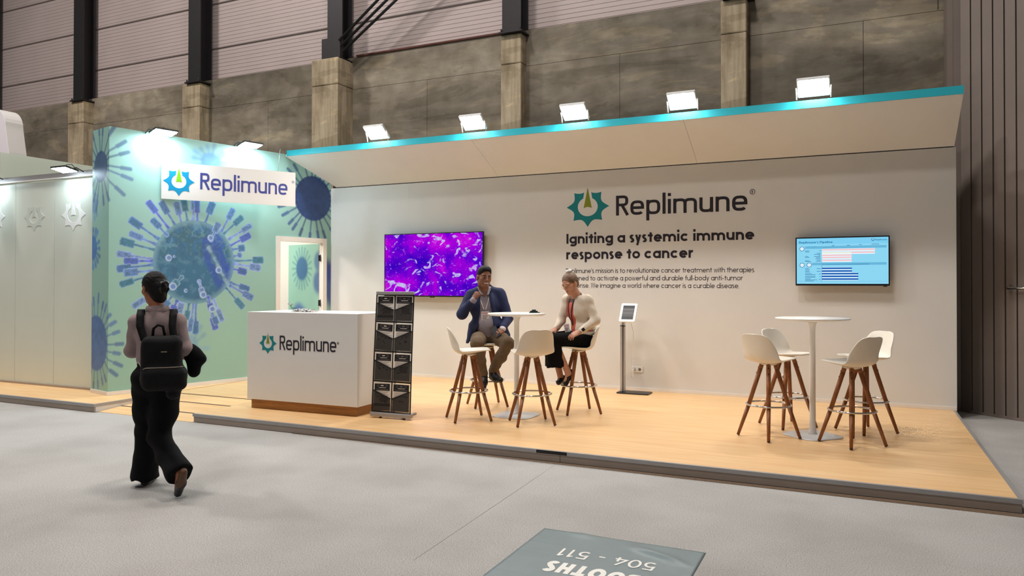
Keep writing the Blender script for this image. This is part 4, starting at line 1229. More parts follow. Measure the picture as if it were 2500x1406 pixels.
MB().box((-.05, -.03, .009), (.035, .03, .022)).build('middle_slab', M['black_plastic'], t, bevel=.003)
MB().box((-.03, -.02, .0225), (.015, .02, .036)).build('upper_block', M['dark_green'], t, bevel=.003)

# ------------------------------------------------------------------ bar stools
M['shell'] = mat('stool_shell', (232, 226, 214), .42, noise=.01)
def make_stool():
    t = thing('bar_stool', 'x', 'stool', (0, 0, ZP), 0, 'white shell bar stools')
    # seat shell: rows run from front lip to top of the back; local +x is the sitting direction
    prof = [(.228, .750, .12, .0), (.220, .763, .160, .0), (.17, .757, .19, .006), (.09, .737, .206, .022), (0, .720, .214, .036), (-.08, .716, .217, .046),
            (-.135, .730, .216, .052), (-.17, .768, .211, .05), (-.19, .828, .200, .05), (-.204, .89, .188, .036), (-.216, .94, .172, .024), (-.226, .978, .150, .014), (-.231, .994, .115, .006), (-.232, .998, .055, .003)]
    nx = 12
    vs, fs = [], []
    for k, (x, z, hw, curl) in enumerate(prof):
        up = 1.0 if k < 5 else max(0.0, 1 - (k - 4) / 4)
        fw_ = 1 - up
        for j in range(nx + 1):
            u = -1 + 2 * j / nx
            c = abs(u) ** 2.4 * curl
            vs.append((x + c * fw_ * 1.5, u * hw, z + c * up))
    for k in range(len(prof) - 1):
        for j in range(nx):
            a = k * (nx + 1) + j
            fs.append((a, a + 1, a + nx + 2, a + nx + 1))
    mb = MB().add(vs, fs, 0, True)
    o = mb.build('seat', M['shell'], t, solid=.014, subsurf=2)
    MB().lathe([(0, .690), (.045, .690), (.075, .700), (.085, .713)], 24).build('seat_mount', M['shell'], t)
    for k in range(4):
        a = k * math.pi / 2
        c, s_ = math.cos(a), math.sin(a)
        mb = MB()
        p = [(.058, .712), (.074, .66), (.183, .30), (.280, .012)]
        rr = [.021, .0215, .020, .0145]
        for (r0, z0), (r1, z1), q0, q1 in zip(p[:-1], p[1:], rr[:-1], rr[1:]):
            mb.cyl((r0 * c, r0 * s_, z0), (r1 * c, r1 * s_, z1), q0, q1, 14)
        for z, rr_ in ((.67, .072), (.615, .089)):
            q = (rr_ + .02)
            mb.cyl((q * c, q * s_, z), ((q + .004) * c, (q + .004) * s_, z + .001), .006, n=8, mi=2)
        lg = mb.build('leg', [M['leg_wood'], M['leg_foot'], M['black_plastic']], t)
        MB().cyl((.280 * c, .280 * s_, .0125), (.2835 * c, .2835 * s_, .0058), .0152, .0137, 14).build('foot_tip', M['leg_foot'], lg)
    MB().torus((0, 0, .315), .204, .0095, 48, 10).build('foot_ring', M['chrome'], t)
    return t
proto = make_stool()
def place_stool(label, x, y, legs, face, first=False):
    o = proto if first else copy_tree(proto)
    o.location = (x, y, ZP + .0025); o.rotation_euler = (0, 0, math.radians(legs))
    o['label'] = label
    for ch in o.children:
        if ch.name.split('.')[0] in ('seat', 'seat_mount'):
            ch.rotation_euler = (0, 0, math.radians(face - legs))
    return o
place_stool('empty white bar stool in front of the man, left of the table', -3.852, 7.111, -2, 32, True)
place_stool('white bar stool the man in the navy jacket sits on', -4.085, 8.012, -3, -58)
place_stool('empty white bar stool with its back to the viewer, before the first bar table', -3.142, 7.199, -8, 132)
place_stool('white bar stool the woman in the cream cardigan sits on', -2.928, 8.047, -7, 205)
place_stool('front left empty stool at the right bar table', -.806, 7.535, 6, 58)
place_stool('rear left empty stool at the right bar table, seat turned to the viewer', -.693, 8.218, -4, -30)
place_stool('front right empty stool at the right bar table', -.076, 7.532, -1, 142)
place_stool('rear right empty stool at the right bar table, partly hidden', .044, 8.245, -4, 222)

# ------------------------------------------------------------------ tablet kiosk and sockets
M['aluminium'] = mat('aluminium', (188, 184, 182), .35, .35, noise=.03)
t = thing('tablet_kiosk', 'slim floor stand with a white framed tablet by the back wall', 'kiosk', (-2.93, 9.80, ZP))
MB().prism(rrect(.44, .26, .03, 4, .16, 0), Matrix.Identity(4), .0005, .016).build('base_plate', M['black_plastic'], t, bevel=.004)
MB().box((-.032, -.028, .016), (.004, .028, .90)).box((.012, -.026, .016), (.030, .026, .90)).build('post', M['aluminium'], t, bevel=.004)
MB().box((.003, -.029, .016), (.013, .029, .955)).box((-.033, -.029, .90), (.031, .029, .908)).build('post_channel', M['black_plastic'], t)
MB().box((-.032, -.028, .909), (.030, .028, .955)).build('post_cap', M['metal_white'], t, bevel=.01)
KM = Matrix.Translation((.09, -.055, 1.09)) @ Matrix.Rotation(math.radians(-32), 4, 'X') @ Matrix(((1, 0, 0, 0), (0, 0, -1, 0), (0, 1, 0, 0), (0, 0, 0, 1)))
MB().prism(rrect(.225, .285, .018, 5), KM, -.022, 0).build('tablet_frame', M['table_white'], t, bevel=.003)
mb = MB().prism(rrect(.160, .215, .004, 3), KM, .0002, .001, 0)
for y, hh, mi in ((.085, .035, 1), (-.085, .035, 1), (.045, .018, 2), (-.01, .030, 2)):
    mb.prism([(-.078, y - hh / 2), (.078, y - hh / 2), (.078, y + hh / 2), (-.078, y + hh / 2)], KM, .001, .0013, mi)
mb.build('tablet_screen', [M['black_plastic'], mat('screen_grey', (62, 64, 70), .6, noise=.03), mat('screen_dark', (34, 34, 38), .3, noise=.2, scale=50)], t)
MB().box((-.02, -.03, .955), (.03, .01, .985)).build('tilt_neck', M['metal_white'], t)
cable = MB().tube([(.115, -.03, .97), (.12, .10, .80), (.07, .16, .50), (.075, .15, .36), (.055, .19, .22), (.075, .20, .17), (.080, .21, .22), (.082, .216, .285), (.082, .224, .292)], .004, 8).build('charging_cable', M['table_white'], t)
def socket(label, x, z, n):
    t = thing('wall_socket', label, 'socket', (x, YB, z), 0, 'wall sockets on the back wall')
    MB().prism(rrect(.08 * n, .082, .008, 3, 0, 0), Matrix(((1, 0, 0, 0), (0, 0, -1, 0), (0, 1, 0, 0), (0, 0, 0, 1))), 0.0003, .010).build('plate', M['table_white'], t, bevel=.002)
    for k in range(n):
        cx_ = (k - (n - 1) / 2) * .08
        MB().cyl((cx_, -.0102, 0), (cx_, -.0112, 0), .021, n=24).build('outlet', M['paper_ink'], t)
    return t
t = socket('double white wall socket beside the tablet stand, one outlet in use', -2.808, .392, 2)
MB().cyl((.082, .2578, .292), (.082, .222, .292), .017, .014, 16).build('plug', M['table_white'], cable)
socket('wall socket half hidden behind the stools of the right table', -.93, .39, 2)

# ------------------------------------------------------------------ banner lying on the carpet
M['banner'] = mat('grey_banner', (108, 126, 130), .38, noise=.05, scale=6)
M['banner_ink'] = mat('banner_ink', (240, 238, 232), .45, noise=.02)
t = thing('floor_banner', 'grey vinyl banner with booth numbers lying on the carpet', 'banner', (-1.334, 3.85, 0))
nx_, ny_ = 60, 66
def bh(x, y):
    rx, ry = x - .13, y - .50
    u = rx * .93 - ry * .37 ; v = rx * .37 + ry * .93
    bump = .020 * math.exp(-((v + .03) / .035) ** 2) * math.exp(-((u - .16) / .16) ** 4)
    bump += .008 * math.exp(-((y - .55) / .05) ** 2) * math.exp(-((x + .25) / .07) ** 2)
    return .0025 + bump + .0012 * math.sin(y * 60 + x * 3) * math.exp(-((y % .16) / .03) ** 2)
vs = []
for zoff in (0, -.002):
    for i in range(nx_ + 1):
        for j in range(ny_ + 1):
            x = -.511 + 1.022 * i / nx_; y = -.55 + 1.13 * j / ny_
            vs.append((x, y, bh(x, y) + zoff))
fs = []
q = (nx_ + 1) * (ny_ + 1); I = lambda i, j: i * (ny_ + 1) + j
for i in range(nx_):
    for j in range(ny_):
        f = (I(i, j), I(i + 1, j), I(i + 1, j + 1), I(i, j + 1)); fs.append(f); fs.append(tuple(q + k for k in reversed(f)))
for i in range(nx_):
    fs.append((I(i, 0), q + I(i, 0), q + I(i + 1, 0), I(i + 1, 0))); fs.append((I(i, ny_), I(i + 1, ny_), q + I(i + 1, ny_), q + I(i, ny_)))
for j in range(ny_):
    fs.append((I(0, j), I(0, j + 1), q + I(0, j + 1), q + I(0, j))); fs.append((I(nx_, j), q + I(nx_, j), q + I(nx_, j + 1), I(nx_, j + 1)))
MB().add(vs, fs, 0, True).build('sheet', M['banner'], t)
FM = Matrix(((-1, 0, 0, 0), (0, -1, 0, 0), (0, 0, 1, .0036), (0, 0, 0, 1)))
mb = text(MB(), '504 - 511', FM, -.302, -.288, .122, .125, width=.575, t=.0004)
text(mb, 'BOOTHS', FM, -.262, -.075, .15, .27, width=.525, t=.0004)
o = mb.build('lettering', M['banner_ink'], t); o['label'] = 'white lettering BOOTHS 504 - 511'

# ------------------------------------------------------------------ people: blended volumes meshed by surface nets
class Vol:
    def __init__(s): s.p = []
    def cone(s, a, b, ra, rb=None, k=.02, flat=None, op=1):
        s.p.append(('c', np.array(a, float), np.array(b, float), ra, ra if rb is None else rb, k, flat, op)); return s
    def chain(s, pts, k=.02, flat=None):
        for (a, ra), (b, rb) in zip(pts[:-1], pts[1:]): s.cone(a, b, ra, rb, k, flat)
        return s
    def ell(s, c, r, k=.02, R=None, op=1):
        s.p.append(('e', np.array(c, float), np.array(r, float), None if R is None else np.array(R, float), 0, k, None, op)); return s
    def cut(s, fn, lo, hi, k=.006):
        s.p.append(('f', fn, np.array(lo, float), np.array(hi, float), 0, k, None, -1)); return s
    def box(s, p, pad):
        if p[0] == 'c':
            r = max(p[3], p[4]) * (p[6][1] if p[6] and p[6][1] > 1 else 1) + pad
            return np.minimum(p[1], p[2]) - r, np.maximum(p[1], p[2]) + r
        if p[0] == 'e':
            r = max(p[2]) + pad; return p[1] - r, p[1] + r
        return p[2], p[3]
    def dist(s, p, X, Y, Z):
        if p[0] == 'c':
            a, b, ra, rb, flat = p[1], p[2], p[3], p[4], p[6]
            px, py, pz = X - a[0], Y - a[1], Z - a[2]
            d = b - a
            q = 1.0
            if flat:
                w, f = np.array(flat[0], float), flat[1]
                w = w / np.linalg.norm(w)
                t = px * w[0] + py * w[1] + pz * w[2]
                g = 1 / f - 1
                px, py, pz = px + w[0] * t * g, py + w[1] * t * g, pz + w[2] * t * g
                d = d + w * (d @ w) * g
                q = min(1.0, f)
            h = np.clip((px * d[0] + py * d[1] + pz * d[2]) / max(d @ d, 1e-9), 0, 1)
            return (np.sqrt((px - h * d[0]) ** 2 + (py - h * d[1]) ** 2 + (pz - h * d[2]) ** 2) - (ra + (rb - ra) * h)) * (q if q == 1.0 else (1 + q) / 2)
        if p[0] == 'e':
            px, py, pz = X - p[1][0], Y - p[1][1], Z - p[1][2]
            if p[3] is not None:
                R = p[3]     # columns are the ellipsoid's own axes
                px, py, pz = (R[0, 0] * px + R[1, 0] * py + R[2, 0] * pz, R[0, 1] * px + R[1, 1] * py + R[2, 1] * pz, R[0, 2] * px + R[1, 2] * py + R[2, 2] * pz)
            r = p[2]
            k0 = np.sqrt((px / r[0]) ** 2 + (py / r[1]) ** 2 + (pz / r[2]) ** 2)
            k1 = np.sqrt((px / r[0] ** 2) ** 2 + (py / r[1] ** 2) ** 2 + (pz / r[2] ** 2) ** 2)
            return k0 * (k0 - 1) / np.maximum(k1, 1e-6)
        return p[1](X, Y, Z)
    def at(s, P):
        P = np.asarray(P, float); D = np.full(len(P), 1.0)
        for p in s.p: D = s.comb(D, s.dist(p, P[:, 0], P[:, 1], P[:, 2]), p[5], p[7])
        return D
    @staticmethod
    def comb(D, d, k, op):
        if op > 0:
            h = np.clip(.5 + .5 * (d - D) / k, 0, 1)
            return d * (1 - h) + D * h - k * h * (1 - h)
        d = -d
        h = np.clip(.5 - .5 * (d - D) / k, 0, 1)
        return d * (1 - h) + D * h + k * h * (1 - h)
    def mesh(s, name, mats, parent, h=.006, warp=None, regions=()):
        los, his = zip(*[s.box(p, .02) for p in s.p if p[7] > 0])
        lo, hi = np.min(los, 0) - 2 * h, np.max(his, 0) + 2 * h
        N = np.ceil((hi - lo) / h).astype(int) + 1
        ax = [lo[i] + h * np.arange(N[i]) for i in range(3)]
        D = np.full(N, .05, dtype=np.float32)
        for p in s.p:
            a, b = s.box(p, p[5] + 4 * h)
            i0 = np.clip(np.floor((a - lo) / h).astype(int), 0, N); i1 = np.clip(np.ceil((b - lo) / h).astype(int) + 1, 0, N)
            if np.any(i1 <= i0): continue
            X, Y, Z = np.meshgrid(ax[0][i0[0]:i1[0]], ax[1][i0[1]:i1[1]], ax[2][i0[2]:i1[2]], indexing='ij', sparse=True)
            sl = tuple(slice(i0[i], i1[i]) for i in range(3))
            d = s.dist(p, X, Y, Z)
            D[sl] = s.comb(D[sl], d, p[5], p[7])
        if warp is not None:
            X, Y, Z = np.meshgrid(*ax, indexing='ij', sparse=True)
            D = D + warp(X, Y, Z)
        V, Q = surface_nets(D, lo, h)
        me = bpy.data.meshes.new(name)
        me.vertices.add(len(V)); me.vertices.foreach_set('co', V.ravel())
        me.loops.add(Q.size); me.loops.foreach_set('vertex_index', Q.ravel())
        me.polygons.add(len(Q)); me.polygons.foreach_set('loop_start', np.arange(len(Q)) * 4)
        mats = mats if isinstance(mats, list) else [mats]
        for m in mats: me.materials.append(m)
        mi = np.zeros(len(Q), int)
        if regions:
            C = V[Q].mean(1)
            for i, fn in regions: mi[fn(C[:, 0], C[:, 1], C[:, 2])] = i
        me.polygons.foreach_set('material_index', mi)
        me.polygons.foreach_set('use_smooth', np.ones(len(Q), bool))
        me.update(calc_edges=True); me.validate()
        o = bpy.data.objects.new(name, me); link(o, parent)
        md = o.modifiers.new('smooth', 'SMOOTH'); md.factor = .5; md.iterations = 3
        return o
    def drop(s, pts, d, far=.6, off=.002):
        """slides points along d until they meet the surface"""
        P = np.array(pts, float); d = np.array(d, float) / np.linalg.norm(d)
        P = P - d * far; T = np.zeros(len(P))
        for _ in range(90):
            q = s.at(P + d * T[:, None]); T = T + np.clip(q - off, -.01, .05) * .7
        return P + d * T[:, None]

def surface_nets(D, lo, h):
    S_ = D < 0
    n = np.array(D.shape)
    c = [S_[i:n[0] - 1 + i, j:n[1] - 1 + j, k:n[2] - 1 + k] for i in (0, 1) for j in (0, 1) for k in (0, 1)]
    cnt = sum(x.astype(np.int8) for x in c)
    cells = np.argwhere((cnt > 0) & (cnt < 8))
    idx = -np.ones(n - 1, dtype=np.int64); idx[tuple(cells.T)] = np.arange(len(cells))
    acc = np.zeros((len(cells), 3)); num = np.zeros(len(cells))
    cor = [(i, j, k) for i in (0, 1) for j in (0, 1) for k in (0, 1)]
    val = {o: D[cells[:, 0] + o[0], cells[:, 1] + o[1], cells[:, 2] + o[2]].astype(float) for o in cor}
    for a in cor:
        for axd in range(3):
            if a[axd]: continue
            b = list(a); b[axd] = 1; b = tuple(b)
            va, vb = val[a], val[b]
            m = (va < 0) != (vb < 0)
            t = np.where(m, va / np.where(m, va - vb, 1), 0)
            p = np.tile(np.array(a, float), (len(cells), 1)); p[:, axd] = t
            acc += p * m[:, None]; num += m
    V = lo + h * (cells + acc / num[:, None])
    Q = []
    for axd in range(3):
        u, v = (axd + 1) % 3, (axd + 2) % 3
        A_ = np.moveaxis(S_, axd, 0)
        d0, d1 = A_[:-1], A_[1:]
        e = np.argwhere(d0 != d1)
        if not len(e): continue
        full = np.zeros_like(e); other = [i for i in range(3) if i != axd]
        full[:, axd] = e[:, 0]; full[:, other[0]] = e[:, 1]; full[:, other[1]] = e[:, 2]
        ok = (full[:, u] > 0) & (full[:, v] > 0) & (full[:, u] < n[u] - 1) & (full[:, v] < n[v] - 1)
        full = full[ok]
        ins = S_[tuple(full.T)]
        def cell(du, dv):
            g = full.copy(); g[:, u] -= du; g[:, v] -= dv; return idx[tuple(g.T)]
        q = np.stack([cell(1, 1), cell(0, 1), cell(0, 0), cell(1, 0)], 1)
        q = np.where(ins[:, None], q, q[:, ::-1])
        Q.append(q)
    Q = np.concatenate(Q); Q = Q[(Q >= 0).all(1)]
    return V, Q

def unit(v):
    v = np.array(v, float); return v / np.linalg.norm(v)
def head_frame(f, up=(0, 0, 1)):
    f = unit(f); s_ = unit(np.cross(f, up)); u = np.cross(s_, f)     # columns: right hand side of the viewer facing along f, forward, up
    return np.stack([s_, f, u], 1)

def add_head(v, c, R, sc=1.0, nose=1.0, jaw=1.0, ears=True):
    T = lambda p: np.array(c) + R @ (np.array(p) * sc)
    E2 = lambda p, r, k, op=1: v.ell(T(p), np.array(r) * sc, k, R, op)
    E2((0, -.012, .035), (.076, .096, .086), .02)
    E2((0, .022, -.035), (.060 * jaw, .066, .084), .03)
    E2((0, .058, -.098), (.030 * jaw, .024, .024), .03)
    for q in (-1, 1):
        E2((q * .040, .052, -.024), (.026, .025, .026), .02)
        E2((q * .045 * jaw, .0, -.072), (.022, .034, .03), .025)
        if ears: E2((q * .079, -.008, -.010), (.009, .020, .031), .006)
        E2((q * .031, .076, .026), (.026, .012, .009), .012)
        E2((q * .031, .101, .002), (.019, .017, .010), .010, -1)
        E2((q * .031, .081, .0155), (.019, .012, .0065), .005)
    v.cone(T((0, .086, .016)), T((0, .108 * nose, -.026)), .0085 * sc, .0135 * sc, .012)
    for q in (-1, 1): E2((q * .012, .094, -.031), (.0095, .011, .008), .006)
    E2((0, .086, -.057), (.025, .012, .0075), .008)
    E2((0, .084, -.069), (.021, .012, .0085), .008)
    E2((0, .100, -.0625), (.024, .012, .0022), .003, -1)
    return T

def add_hand(v, w, d, n, thumb, curl=(25, 35, 25), sc=1.0, spread=4.0, tdir=(.62, .62, .35), tcurl=25):
    """w wrist, d along the hand, n out of the palm, thumb = +1/-1 side along d x n"""
    d = unit(d); n = unit(np.array(n) - d * (np.array(n) @ d)); s_ = np.cross(d, n) * thumb
    w = np.array(w, float)
    R = np.stack([s_, d, n], 1)
    v.cone(w - d * .02, w + d * .02, .026 * sc, .027 * sc, .02, (n, .72))
    v.ell(w + d * .052 * sc, np.array((.041, .052, .0165)) * sc, .014, R)
    v.ell(w + d * .038 * sc + s_ * .024 * sc + n * .008 * sc, np.array((.019, .034, .017)) * sc, .010, R)
    for i, (l, off) in enumerate(zip((.072, .079, .074, .058), (.031, .0105, -.0105, -.030))):
        p = w + d * (.092 - .010 * abs(i - 1.2) / 2) * sc + s_ * off * sc
        a = math.radians(spread * (1.5 - i)); dd = d * math.cos(a) + s_ * math.sin(a)
        ang = 0.0; r = .0093 if i < 3 else .0082
        v.cone(p - dd * .02 * sc, p, .0105 * sc, r * sc, .006)
        for j, (fr, cu) in enumerate(zip((.44, .31, .25), curl)):
            ang += math.radians(cu + (i - 1.5) * 3)
            q = p + (dd * math.cos(ang) + n * math.sin(ang)) * l * fr * sc
            v.cone(p, q, r * (1 - .10 * j) * sc, r * (1 - .10 * (j + 1)) * sc, .003)
            p = q
    td = unit(s_ * tdir[0] + d * tdir[1] + n * tdir[2])
    b = w + d * .022 * sc + s_ * .030 * sc
    q = b + td * .046 * sc
    v.cone(b, q, .0145 * sc, .0108 * sc, .010)
    t2 = unit(td + d * math.sin(math.radians(tcurl)) + n * .3)
    v.cone(q, q + t2 * .033 * sc, .0108 * sc, .0085 * sc, .004)
    return R

def eyes_brows(T, R, parent, iris, brow, sc=1.0, brow_t=.0042):
    for q in (-1, 1):
        mb = MB()
        c = Vector(T((q * .031, .077, .005)))
        Rm = Matrix([list(r) for r in R])
        for ring, (r, mi) in enumerate((((.0122, 0)), ((.0122, 0)))):
            pass
        mb.lathe([(0, -.0122)] + [(.0116 * math.sin(a), -.0116 * math.cos(a)) for a in [math.pi * i / 10 for i in range(1, 10)]] + [(0, .0122)], 16)
        b0 = len(mb.v)
        mb.v = [tuple(c + Rm @ Vector((x * sc, z * sc, y * sc * .62))) for x, y, z in mb.v]
        mb.cyl(c + Rm @ Vector((0, .0105 * sc, 0)), c + Rm @ Vector((0, .0128 * sc, 0)), .0066 * sc, .005 * sc, 12, 1)
        mb.build('eye', [M['eye_white'], iris], parent)
        MB().tube([T((q * .014, .095, .0265)), T((q * .028, .098, .030)), T((q * .042, .088, .0275)), T((q * .051, .077, .019))], [brow_t * .8, brow_t, brow_t * .8, brow_t * .4], 8).build('eyebrow', brow, parent)

def strip(vol, line, w, across, d, off, name, m, parent, th=.002):
    """a ribbon of width w laid along line on the surface of vol"""
    across = unit(across); L_ = np.array(line, float)
    rows = [vol.drop(L_ + across * (u * w), d, off=off) for u in (-.5, 0, .5)]
    n = len(L_); vs = []
    dn = unit(d)
    for lift in (0, -th):
        for r in rows: vs += [tuple(p + dn * lift) for p in r]
    fs = []
    for i in range(n - 1):
        for j in range(2):
            a = j * n + i; fs.append((3 * n + a, 3 * n + a + 1, 3 * n + a + n + 1, 3 * n + a + n))
        fs += [(i, i + 1, 3 * n + i + 1, 3 * n + i), (2 * n + i, 5 * n + i, 5 * n + i + 1, 2 * n + i + 1)]
    return MB().add(vs, fs, 0, True).build(name, m, parent)
def interp(pts, n=10):
    P = np.array(pts, float); t = np.linspace(0, len(P) - 1, n * (len(P) - 1) + 1)
    return np.stack([np.interp(t, range(len(P)), P[:, i]) for i in range(3)], 1)
def folds(amp, fr, seed=0):
    def f(X, Y, Z):
        return amp * (np.sin(fr * (Z + .35 * X) + 2.2 * np.sin(fr * .45 * X + seed) + 1.6 * np.sin(fr * .5 * Y + seed * 2)) * .6
                      + np.sin(fr * 1.7 * (Z - .5 * Y) + 2 * np.sin(fr * .7 * Y + seed) + seed) * .4)
    return f

M['eye_white'] = mat('eye_white', (168, 156, 148), .3, noise=.01)
M['iris'] = mat('iris', (40, 24, 16), .2, noise=.05)
M['skin_man'] = mat('skin_brown', (136, 88, 64), .5, noise=.06, scale=30)
M['skin_woman'] = mat('skin_light', (196, 142, 116), .5, noise=.05, scale=30)
M['skin_walker'] = mat('skin_tan', (156, 98, 68), .5, noise=.05, scale=30)
M['lips'] = mat('lips', (166, 104, 90), .4, noise=.05)
M['teeth'] = mat('teeth', (226, 218, 208), .3, noise=.01)
M['hair_black'] = mat('hair_black', (8, 7, 8), .6, spec=.25, noise=.5, scale=40, bump=.5, bscale=120, stretch=(3, 1, 1))
M['hair_grey'] = mat('hair_grey', (66, 62, 60), .6, noise=.4, scale=90, bump=.4, bscale=160)
M['hair_blond'] = mat('hair_blond', (112, 82, 56), .5, noise=.55, scale=22, bump=.4, bscale=90, stretch=(1, 1, 4))
M['navy'] = mat('navy_cloth', (24, 34, 74), .8, noise=.12, scale=50, bump=.15, bscale=220)
def checks():
    m = mat('checked_shirt', (200, 192, 196), .75)
    nt = m.node_tree; b = nt.nodes['Principled BSDF']
    tc = nt.nodes.new('ShaderNodeTexCoord')
    br = nt.nodes.new('ShaderNodeTexBrick'); br.offset = 0
    br.inputs['Color1'].default_value = lin(184, 176, 180); br.inputs['Color2'].default_value = lin(174, 166, 172)
    br.inputs['Mortar'].default_value = lin(122, 112, 128); br.inputs['Scale'].default_value = 1.0
    br.inputs['Mortar Size'].default_value = .0022; br.inputs['Brick Width'].default_value = .014; br.inputs['Row Height'].default_value = .014
    mp = nt.nodes.new('ShaderNodeMapping'); mp.inputs['Rotation'].default_value = (math.radians(90), 0, 0)
    nt.links.new(tc.outputs['Object'], mp.inputs[0]); nt.links.new(mp.outputs[0], br.inputs['Vector']); nt.links.new(br.outputs[0], b.inputs['Base Color'])
    return m
M['checks'] = checks()
M['cuff'] = mat('cuff_white', (222, 216, 220), .7, noise=.03)
M['khaki'] = mat('khaki_cloth', (104, 86, 66), .85, noise=.12, scale=14, bump=.2, bscale=160)
M['black_shoe'] = mat('black_shoe', (20, 18, 22), .4, noise=.1)
M['brown_shoe'] = mat('brown_shoe', (92, 62, 38), .5, noise=.1)
M['black_cloth'] = mat('black_cloth', (9, 9, 12), .9, noise=.15, scale=14, bump=.2, bscale=160, spec=.2)
M['cream_knit'] = mat('cream_knit', (218, 204, 186), .85, noise=.05, scale=20, bump=.25, bscale=260)
M['coral'] = mat('coral_cloth', (206, 96, 78), .75, noise=.1, scale=16)
M['pattern'] = mat('patterned_collar', (96, 58, 54), .7, noise=.9, scale=60)
M['white_cloth'] = mat('white_cloth', (226, 222, 218), .8, noise=.03)
M['shirt_grey'] = mat('mauve_grey_shirt', (150, 132, 132), .8, noise=.08, scale=20, bump=.2, bscale=160)
M['lanyard_man'] = mat('lanyard_white', (220, 206, 210), .6, noise=.15, scale=60)
M['lanyard_dark'] = mat('lanyard_dark', (40, 28, 34), .6, noise=.6, scale=70)
M['badge'] = mat('badge_card', (226, 220, 222), .4, noise=.02)
M['badge_ink'] = mat('badge_ink', (214, 176, 180), .5, noise=.05)
M['gold'] = mat('gold_wire', (206, 168, 110), .3, .8, noise=.05)
M['zip'] = mat('zip_metal', (176, 164, 150), .3, .9, noise=.1)
M['backpack'] = mat('black_nylon', (9, 9, 12), .75, noise=.15, scale=18, bump=.25, bscale=60, spec=.25)
VIEW = math.radians(25.127)

def badge(parent, c, w, h, rx, rz, tilt=0.0, ink=True):
    BM = Matrix.Translation(c) @ Matrix.Rotation(rz, 4, 'Z') @ Matrix.Rotation(rx, 4, 'X') @ Matrix.Rotation(tilt, 4, 'Y') @ Matrix(((1, 0, 0, 0), (0, 0, -1, 0), (0, 1, 0, 0), (0, 0, 0, 1)))
    mb = MB().prism(rrect(w, h, .006, 3), BM, -.0015, .0015, 0)
    mb.prism([(-w * .44, h * .22), (w * .44, h * .22), (w * .44, h * .42), (-w * .44, h * .42)], BM, .0015, .002, 1)
    for k in range(3):
        y = h * (.08 - .13 * k)
        mb.prism([(-w * .36, y - .004), (w * (.3 - .1 * k), y - .004), (w * (.3 - .1 * k), y + .003), (-w * .36, y + .003)], BM, .0015, .002, 2)
    return mb.build('badge', [M['badge'], M['badge_ink'], M['paper_ink']], parent)

